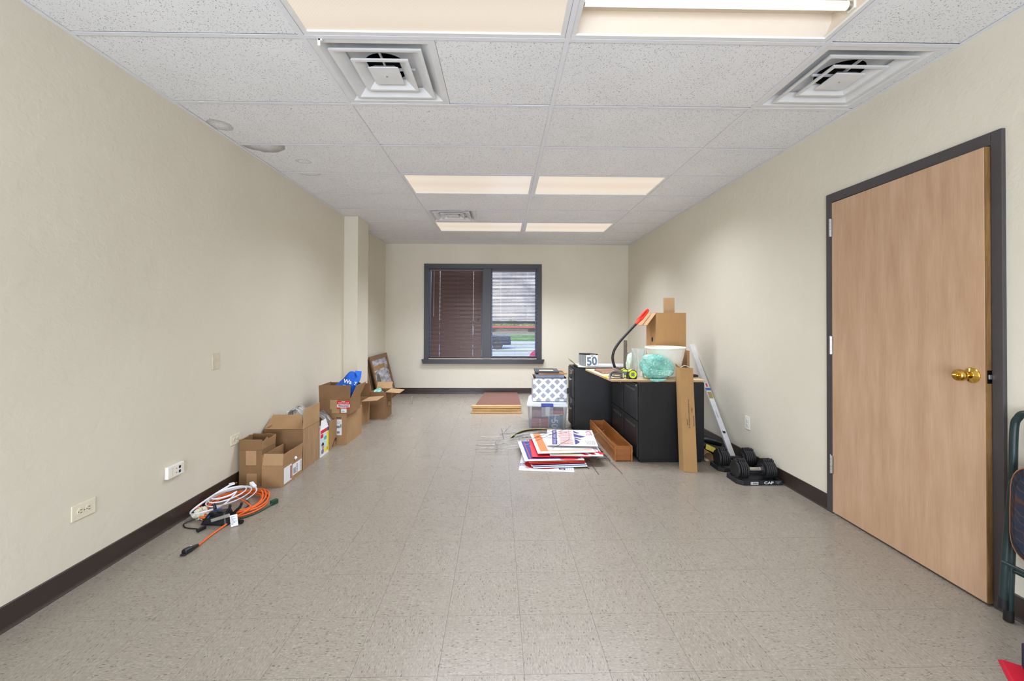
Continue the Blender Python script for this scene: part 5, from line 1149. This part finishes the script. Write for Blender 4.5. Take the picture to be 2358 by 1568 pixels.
ink(T, 'blue_field', NAVY, rect(-0.222, 0.235, -0.272, 0.28)); ink(T, 'red_line', SRED, rect(-0.202, -0.197, -0.255, 0.26), k=1); ink(T, 'red_line', SRED, rect(-0.202, 0.20, -0.257, -0.252), k=1)
ink(T, 'white_oval_edge', SRED, [(0.13+0.08*cos(2*pi*i/20), -0.285+0.022*sin(2*pi*i/20)) for i in range(20)], k=1)
for k in range(5): ink(T, 'white_bar', SW, rect(-0.15, 0.1, -0.14+k*0.085, -0.115+k*0.085), k=1)
T = sign('plain red sign below the red striped one', 0.515, 3.925, 0.072, 0.50, 0.56, rad(-1), SRED, (rad(-0.6), rad(-0.2)))
T = sign('white sign with curved red stripes and a lemon band, right in the pile', 0.655, 3.932, 0.083, 0.455, 0.58, rad(-2.5), SW, (rad(-0.4), rad(0.4)))
ink(T, 'yellow_band', plain('lemon_sign_ink', srgb(240, 240, 176), 0.5), rect(-0.205, 0.03, -0.275, -0.24)); ink(T, 'green_edge', plain('dark_green_ink', srgb(40, 78, 74), 0.5), rect(-0.21, 0.04, -0.280, -0.275), k=1); ink(T, 'green_bar', plain('dark_green_ink', srgb(30, 60, 50), 0.5), rect(-0.04, 0.045, -0.225, -0.205), k=1)
def arc(cx, cy, r0, r1, a0, a1, n=10): return [(cx+r0*cos(a0+(a1-a0)*i/n), cy+r0*sin(a0+(a1-a0)*i/n)) for i in range(n+1)] + [(cx+r1*cos(a1+(a0-a1)*i/n), cy+r1*sin(a1+(a0-a1)*i/n)) for i in range(n+1)]
for r in (0.10, 0.17, 0.245): ink(T, 'red_stripe', SRED, arc(-0.03, -0.30, r, r+0.042, rad(12), rad(75)))
T = sign('white sign with a coral edge under the top sign', 0.610, 4.02, 0.094, 0.46, 0.60, rad(1), SW, (rad(-0.3), rad(-0.3)))
ink(T, 'coral_edge', plain('coral_sign_ink', srgb(240, 150, 130), 0.5), rect(-0.22, 0.22, -0.298, -0.27))
T = sign('white sign with a wide orange stripe down its left side', 0.548, 3.976, 0.104, 0.50, 0.61, rad(2.5), SW, (rad(0.4), rad(-0.3)))
ink(T, 'orange_stripe', SOR, rect(-0.222, -0.150, -0.262, 0.30)); ink(T, 'orange_edge', plain('salmon_sign_ink', srgb(244, 160, 130), 0.5), rect(-0.150, 0.235, -0.262, -0.225))
for q in ((-0.11, -0.07, 0.02, 0.10), (-0.10, -0.04, -0.05, 0.0), (-0.05, -0.02, 0.03, 0.12)): ink(T, 'dark_mark', PUR, rect(*q))
ink(T, 'red_mark', SRED, rect(-0.03, 0.0, -0.03, 0.05))
T = sign('top white sign reading VOTE with purple mountains and a red print block', 0.662, 4.076, 0.124, 0.452, 0.565, rad(-6.5), SW, (rad(-0.5), rad(-0.6)))
ink(T, 'purple_band', PUR, rect(-0.178, -0.132, -0.262, 0.262)); 
b = MB()
for k in range(11): b.box(-0.166, -0.144, -0.23+k*0.043, -0.205+k*0.043, 0.0042, 0.0050)
tag(b.build('band_letters', plain('lilac_ink', srgb(150, 146, 190), 0.5), T), kind='stuff')
PINK = plain('pink_sign_ink', srgb(232, 184, 180), 0.5)
ink(T, 'pink_block', PINK, rect(-0.118, 0.018, -0.262, 0.262))
rr = random.Random(3)
for k in range(9):
    y = -0.25 + k*0.057; ink(T, 'red_letter', plain('brick_sign_ink', srgb(176, 62, 66), 0.5), [(-0.10, y), (-0.02, y+0.012), (0.012, y+0.004), (0.01, y+0.018), (-0.03, y+0.026), (-0.11, y+0.015)], k=1)
for k in range(4): ink(T, 'white_gap', SW, rect(-0.112, 0.016, -0.15+k*0.105, -0.138+k*0.105), k=2)
ink(T, 'mountain', PUR, [(0.028, -0.255), (0.066, -0.20), (0.075, -0.16), (0.055, -0.10), (0.03, -0.06)]); ink(T, 'mountain', PUR, [(0.03, -0.045), (0.058, -0.08), (0.10, -0.10), (0.085, -0.06), (0.05, -0.02), (0.035, 0.0)]); ink(T, 'mountain', PUR, [(0.03, 0.02), (0.09, -0.02), (0.145, 0.03), (0.09, 0.07), (0.045, 0.12), (0.032, 0.17)]); ink(T, 'mountain', PUR, [(0.034, 0.18), (0.06, 0.14), (0.10, 0.16), (0.06, 0.20), (0.036, 0.262)])
text('sign_letters', 'VOTE', 0.075, plain('brick_sign_ink', srgb(176, 62, 66), 0.5), T, (0.178, 0.17, 0.0044), (0, 0, -pi/2), bold=0.001)
b = MB()
for r in range(3):
    for k in range(13): b.box(0.126+k*0.0068, 0.130+k*0.0068 - 0.0018*((k*5+r) % 3 == 0), -0.238+r*0.045+0.006*((k*3) % 2), -0.206+r*0.045-0.008*((k*7+r) % 3 == 1), 0.0038, 0.0046)
tag(b.build('fine_print', INK, T), kind='stuff')
# wire stakes
WIRE = plain('galvanised_wire', srgb(120, 116, 106), 0.4, 0.6, var=0.15); WIREB = plain('bright_wire', srgb(150, 147, 140), 0.4, 0.6); WIREB2 = plain('dark_wire', srgb(52, 50, 48), 0.5, 0.4)
GW = 'wire stakes of the yard signs'
def stake(label, mat, pts_list, loc, r=0.0021):
    T = thing('sign_stake', label, 'wire stake', loc, group=GW)
    for p in pts_list: MB().tube(catmull(p, 4) if len(p) > 2 else p, r, 6).build('wire', mat, T, smooth=60)
hl = ['H shaped wire stake reaching farthest left, lowest by the pile', 'H shaped wire stake above the lowest one, left of the pile', 'H shaped wire stake in the middle of the left bunch', 'H shaped wire stake at the back of the left bunch']
for k, (ya, yb, z) in enumerate(((3.985, 4.11, 0.018), (4.05, 4.20, 0.022), (4.14, 4.31, 0.032), (4.27, 4.45, 0.028))):
    x0 = [-0.245, -0.235, -0.250, -0.225][k]
    stake(hl[k], WIREB if k != 2 else WIRE, [[(0, 0, 0), (0.15, -0.012, 0.002), (0.35, 0.0, 0.03), (0.62, 0.03, 0.055)], [(0.0, yb-ya, 0.004), (0.2, yb-ya+0.01, 0.0), (0.62, yb-ya+0.005, 0.05)], [(0.19, -0.01, 0.005), (0.20, yb-ya, 0.004)], [(0.42, 0.0, 0.036), (0.43, yb-ya, 0.03)]], (x0, ya, z), 0.0024)
stake('thin wires bent up at the back left of the pile', WIRE, [[(0,0,0.008), (0.1, 0.03, 0.012), (0.25, 0.02, 0.02)], [(0.02,-0.06,0.01), (0.09, 0.0, 0.075), (0.12, 0.03, 0.095)]], (-0.02, 4.62, 0.004), 0.0028)
stake('single pale wire sticking up steeply at the far left of the pile', WIREB, [[(0,0,0), (-0.02, 0.02, 0.11)]], (0.02, 4.45, 0.003), 0.0028)
for k in range(3):
    stake(['bundle wire arching over the back of the pile, outermost', 'bundle wire arching over the back of the pile, middle', 'bundle wire arching over the back of the pile, innermost'][k], [WIRE, WIREB2, plain('yellowish_wire', srgb(150, 134, 84), 0.5)][k], [[(0, 0, 0), (0.05, 0.11, 0.012), (0.17, 0.21+0.02*k, 0.02), (0.34, 0.26+0.015*k, 0.022), (0.52, 0.22, 0.02), (0.66, 0.12, 0.01)]], (0.115-0.012*k, 4.46-0.03*k, 0.012+0.010*k), 0.0055)
top = 0.142
for k, (a, b2) in enumerate((((0.30, 3.86, 0.150), (0.80, 4.34, 0.20)), ((0.38, 4.40, 0.17), (0.55, 4.02, 0.150)), ((0.44, 3.72, 0.125), (0.62, 3.90, 0.155)), ((0.62, 3.90, 0.155), (0.66, 4.20, 0.165)), ((0.20, 4.18, 0.09), (0.64, 4.16, 0.152)), ((0.24, 4.05, 0.10), (0.60, 4.30, 0.16)), ((0.15, 4.25, 0.085), (0.52, 3.95, 0.152)), ((0.50, 3.98, 0.152), (0.52, 3.70, 0.135)))):
    stake(['dark thin wire crossing the top sign from lower left to upper right', 'thin wire running from the rear edge onto the top sign', 'thin wire lying across the front edges of the upper signs', 'short upright wire on the printed block of the top sign', 'thin wire lying level across the orange striped sign', 'thin wire slanting back across the orange striped sign', 'thin wire slanting forward across the orange striped sign', 'short dark wire hanging over the front edge of the top sign'][k], WIREB2 if k % 2 == 0 else WIRE, [[(0,0,0), tuple(Vector(b2)-Vector(a))]], a, 0.0020)
stake('pale wire pointing up right over the wooden trough', WIREB, [[(0,0,0), (0.15, 0.10, 0.035)]], (0.875, 4.14, 0.118), 0.0022)
stake('wire stake poking out on the floor right in front of the pile', WIRE, [[(0,0,0), (-0.02, 0.39, 0.012)]], (0.785, 3.43, 0.003), 0.0022)
stake('long wire stake beside the wooden trough, pointing toward the room', WIREB, [[(0,0,0), (-0.04, 0.34, 0.010), (-0.12, 0.72, 0.014)], [(-0.13, 0.36, 0.012), (-0.03, 0.36, 0.012)]], (0.980, 3.447, 0.003), 0.0024)
stake('short dark wire on the floor right of the pile', WIREB2, [[(0,0,0), (-0.06, 0.10, 0.01)]], (0.735, 3.575, 0.003), 0.0028)
stake('dark wire rack end between the pile and the trough', WIREB2, [[(0,0,0.0), (-0.02, 0.5, 0.0)], [(-0.10, 0.05, 0.0), (0.0, 0.06, 0.0)], [(-0.10, 0.15, 0.0), (0.0, 0.16, 0.0)], [(-0.10, 0.25, 0.0), (0.0, 0.26, 0.0)], [(-0.10, 0.35, 0.0), (0.0, 0.36, 0.0)]], (0.955, 3.74, 0.012), 0.003)
# ================================================================ RIGHT FOREGROUND
GREENM = plain('dark_green_enamel', srgb(30, 48, 48), 0.38, var=0.15, scale=20)
UPH = N('dark_patterned_upholstery'); v = UPH.coords()
n1 = UPH.noise(v, 10, 3); wv = UPH.n('TexWave', wave_type='BANDS', bands_direction='DIAGONAL'); wv.inputs['Scale'].default_value = 16; wv.inputs['Distortion'].default_value = 7; UPH.l(v, wv.inputs[0])
wf = UPH.noise(UPH.coords((1,1,1)), 420, 1)
c = UPH.ramp(n1, [(0.35, srgb(26,27,36)), (0.5, srgb(32,40,58)), (0.62, srgb(54,36,34)), (0.72, srgb(30,30,40))])
c = UPH.mix(UPH.math('MULTIPLY', UPH.ramp(wv.outputs['Fac'], [(0.82, (0,0,0)), (0.92, (1,1,1))]), 0.18), c, srgb(120, 84, 62))
UPH.bump(wf, 0.5, 0.001); UPH = UPH.set(c, 0.9)
# folded chair leaning on the right wall: drawn in the chair's own plane (u along the wall towards the camera, s up the chair), w = out from the wall
T = thing('folding_chair', 'folded dark green metal chair with patterned padded seat against the right wall', 'folding chair', (2.105, 1.735, 0.0), rot=(pi/2, 0, -pi/2))   # local x = -y world, y = up, z = -x world (into the room)
def P3(u, s, w): return (u, s, w - 0.022*(s/0.9))
back = catmull([P3(-0.007, 0.008, 0), P3(-0.002, 0.30, 0), P3(0.003, 0.62, 0.004), P3(0.006, 0.79, 0.006), P3(0.018, 0.845, 0.006), P3(0.060, 0.872, 0.006), P3(0.25, 0.877, 0.006), P3(0.43, 0.872, 0.006), P3(0.475, 0.845, 0.006), P3(0.487, 0.79, 0.006), P3(0.490, 0.62, 0.004), P3(0.495, 0.30, 0), P3(0.50, 0.008, 0)], 6)
MB().tube(back, 0.0135, 12).build('back_frame', GREENM, T, smooth=60)
for u0, u1 in ((0.006, 0.026), (0.486, 0.466)):
    sg = 1 if u0 < 0.2 else -1
    leg = catmull([P3(u0, 0.075, 0.040), P3(u0+(u1-u0)*0.4, 0.30, 0.040), P3(u1, 0.54, 0.036), P3(u1+sg*0.004, 0.585, 0.032), P3(u1+sg*0.022, 0.625, 0.024)], 5)
    MB().tube(leg, 0.0135, 12).build('leg', GREENM, T, smooth=60)
    MB().cyl(P3(u0-0.001, 0.062, 0.040), P3(u0, 0.105, 0.040), 0.0165, 0.0155, n=14).build('rubber_foot', BLK, T, smooth=40)
for u in (-0.007, 0.50): MB().cyl(P3(u, 0.002, 0), P3(u, 0.045, 0), 0.0165, 0.0155, n=14).build('rubber_foot', BLK, T, smooth=40)
MB().tube([P3(0.01, 0.255, 0.050), P3(0.48, 0.255, 0.050)], 0.0075, 10).build('crossbar', GREENM, T, smooth=60)
MB().tube([P3(0.0, 0.215, 0.0), P3(0.495, 0.215, 0.0)], 0.0075, 10).build('crossbar', GREENM, T, smooth=60)
def cushion(name, uc, sc, hu, hs, w0, th, mat):
    m, n = 36, 7; vs = []
    for k in range(n+1):
        t = k/n; e = (1-(2*t-1)**4)**0.5 if 0 < t < 1 else 0.86; e = max(e, 0.86)
        for i in range(m):
            a = 2*pi*i/m; ce, se = cos(a), sin(a)
            u = math.copysign(abs(ce)**0.42, ce)*hu*e; s_ = math.copysign(abs(se)**0.42, se)*hs*e
            vs.append(P3(uc+u, sc+s_, w0 + th*t))
    fs = [(k*m+i, k*m+(i+1) % m, (k+1)*m+(i+1) % m, (k+1)*m+i) for k in range(n) for i in range(m)] + [tuple(range(m))[::-1], tuple(range(n*m, (n+1)*m))]
    o = MB().add(vs, fs).build(name, mat, T, smooth=50); return o
cushion('seat_pad', 0.254, 0.490, 0.200, 0.190, 0.045, 0.048, UPH)
cushion('seat_pan', 0.254, 0.490, 0.200, 0.190, 0.034, 0.011, GREENM)
MB().tube([P3(0.254 + math.copysign(abs(cos(2*pi*i/36))**0.42, cos(2*pi*i/36))*0.202, 0.490 + math.copysign(abs(sin(2*pi*i/36))**0.42, sin(2*pi*i/36))*0.192, 0.072) for i in range(36)], 0.0035, 6, closed=True).build('piping', plain('copper_piping', srgb(150, 104, 74), 0.7), T, smooth=60)
cushion('backrest_pad', 0.252, 0.775, 0.165, 0.082, -0.012, 0.030, GREENM)
# red and navy thing at the frame's lower right corner
T = thing('tote_bag', 'red corner of a bag with a navy side on the floor at the lower right', 'bag', (1.895, 1.362, 0.0), rad(-38))
MB().hexa([(-0.17,-0.11,0),(0.06,-0.11,0),(0.06,0.10,0),(-0.17,0.10,0),(-0.16,-0.10,0.012),(0.06,-0.10,0.012),(0.06,0.09,0.012),(-0.16,0.09,0.012)]).build('red_base', plain('red_fabric', srgb(196, 8, 44), 0.6, bump=0.3, bscale=400), T, bevel=0.003)
MB().hexa([(-0.115,-0.07,0.012),(0.055,-0.08,0.012),(0.055,0.08,0.012),(-0.115,0.085,0.012),(-0.115,-0.06,0.10),(0.055,-0.07,0.10),(0.055,0.07,0.10),(-0.115,0.085,0.10)]).build('navy_side', plain('navy_fabric', srgb(34, 30, 58), 0.7, bump=0.3, bscale=400), T, bevel=0.006)

# ================================================================ OUTSIDE THE WINDOW
ASPH = plain('pale_asphalt', srgb(176, 182, 196), 0.8, var=0.06, scale=3)
struct(MB().box(-40, 40, YB+0.3, 36, -0.50, -0.45).build('parking_lot', ASPH))
GRASS = plain('lawn', srgb(92, 128, 50), 0.9, var=0.25, scale=4)
tag(MB().box(-40, 40, 36, 52, -0.52, -0.42).build('lawn_strip', GRASS), kind='structure')
T = thing('building', 'long low building with a red roof edge beyond the lawn outside the window', 'building', (2, 60, -0.45))
MB().box(-30, 30, 0, 8, 0, 0.74).build('wall', plain('grey_siding', srgb(104, 98, 92), 0.8), T)
MB().box(-31, 31, -0.3, 8.6, 0.74, 0.92).build('roof_edge', plain('red_fascia', srgb(176, 74, 62), 0.6), T)
for k in range(8): MB().box(-24+k*6.4, -22+k*6.4, -0.03, 0.02, 0.2, 0.6).build('window', DARKP, T)
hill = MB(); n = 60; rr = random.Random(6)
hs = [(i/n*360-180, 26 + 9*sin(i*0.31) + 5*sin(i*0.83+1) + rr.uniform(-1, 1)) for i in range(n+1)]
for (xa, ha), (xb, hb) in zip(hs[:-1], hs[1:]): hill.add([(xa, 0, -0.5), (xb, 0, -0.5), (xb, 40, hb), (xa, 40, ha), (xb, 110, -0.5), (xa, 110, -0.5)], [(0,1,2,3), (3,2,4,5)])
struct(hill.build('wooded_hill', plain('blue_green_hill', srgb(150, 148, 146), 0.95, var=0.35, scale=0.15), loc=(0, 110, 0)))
hb = MB(); rr = random.Random(8)
for k in range(70): hb.lathe([(0.0, 0.0), (0.7, 0.2), (0.85, 0.9), (0.6, 1.5), (0.0, 1.75)], 8, T=Matrix.Translation((-34+k*0.98+rr.uniform(-.2,.2), rr.uniform(-.4,.4), 0)) @ Matrix.Diagonal((1, 1, rr.uniform(0.75, 1.15), 1)))
tag(hb.build('hedge', plain('olive_hedge', srgb(96, 112, 58), 0.95, var=0.4, scale=3), None, (0, 72, -0.45)), 'green hedge row behind the low building outside the window', 'hedge', kind='stuff')
T = thing('car', 'dark car parked outside, seen low through the right blind', 'car', (-1.55, 26.0, -0.45))
CARM = plain('dark_car_paint', srgb(34, 40, 60), 0.25, 0.3)
MB().hexa([(-2.2,-0.85,0.28),(2.1,-0.85,0.28),(2.1,0.85,0.28),(-2.2,0.85,0.28),(-2.15,-0.82,0.92),(2.05,-0.82,0.80),(2.05,0.82,0.80),(-2.15,0.82,0.92)]).build('body', CARM, T, bevel=0.08)
MB().hexa([(-1.7,-0.75,0.88),(1.0,-0.75,0.84),(1.0,0.75,0.84),(-1.7,0.75,0.88),(-1.2,-0.6,1.40),(0.3,-0.6,1.40),(0.3,0.6,1.40),(-1.2,0.6,1.40)]).build('cabin', plain('car_glass', srgb(150, 170, 196), 0.1), T, bevel=0.06)
for x in (-1.35, 1.3):
    for y in (-0.86, 0.66): MB().cyl((x, y, 0.32), (x, y+0.2, 0.32), 0.32, n=20).build('wheel', BLK, T, smooth=40)
T = thing('utility_box', 'dark blue box standing on the lawn outside, right in the open blind', 'utility box', (4.35, 36.5, -0.42))
MB().box(-0.8, 0.8, 0, 0.8, 0, 1.5).build('cabinet', plain('slate_blue_paint', srgb(60, 70, 112), 0.5), T, bevel=0.03)
MB().box(-1.0, -0.8, 0.2, 0.6, 0, 1.7).build('end_post', plain('white_post', srgb(226, 222, 210), 0.6), T)
T = thing('flag_marker', 'small pink red sign post outside at the lower right of the open blind', 'sign', (0.92, 11.2, -0.45))
MB().cyl((0, 0, 0), (0, 0, 0.55), 0.015, n=8).build('post', CHROME, T)
MB().cyl((0, -0.01, 0.72), (0, 0.01, 0.72), 0.20, n=20).build('disc', plain('pink_red_disc', srgb(206, 60, 96), 0.5), T)
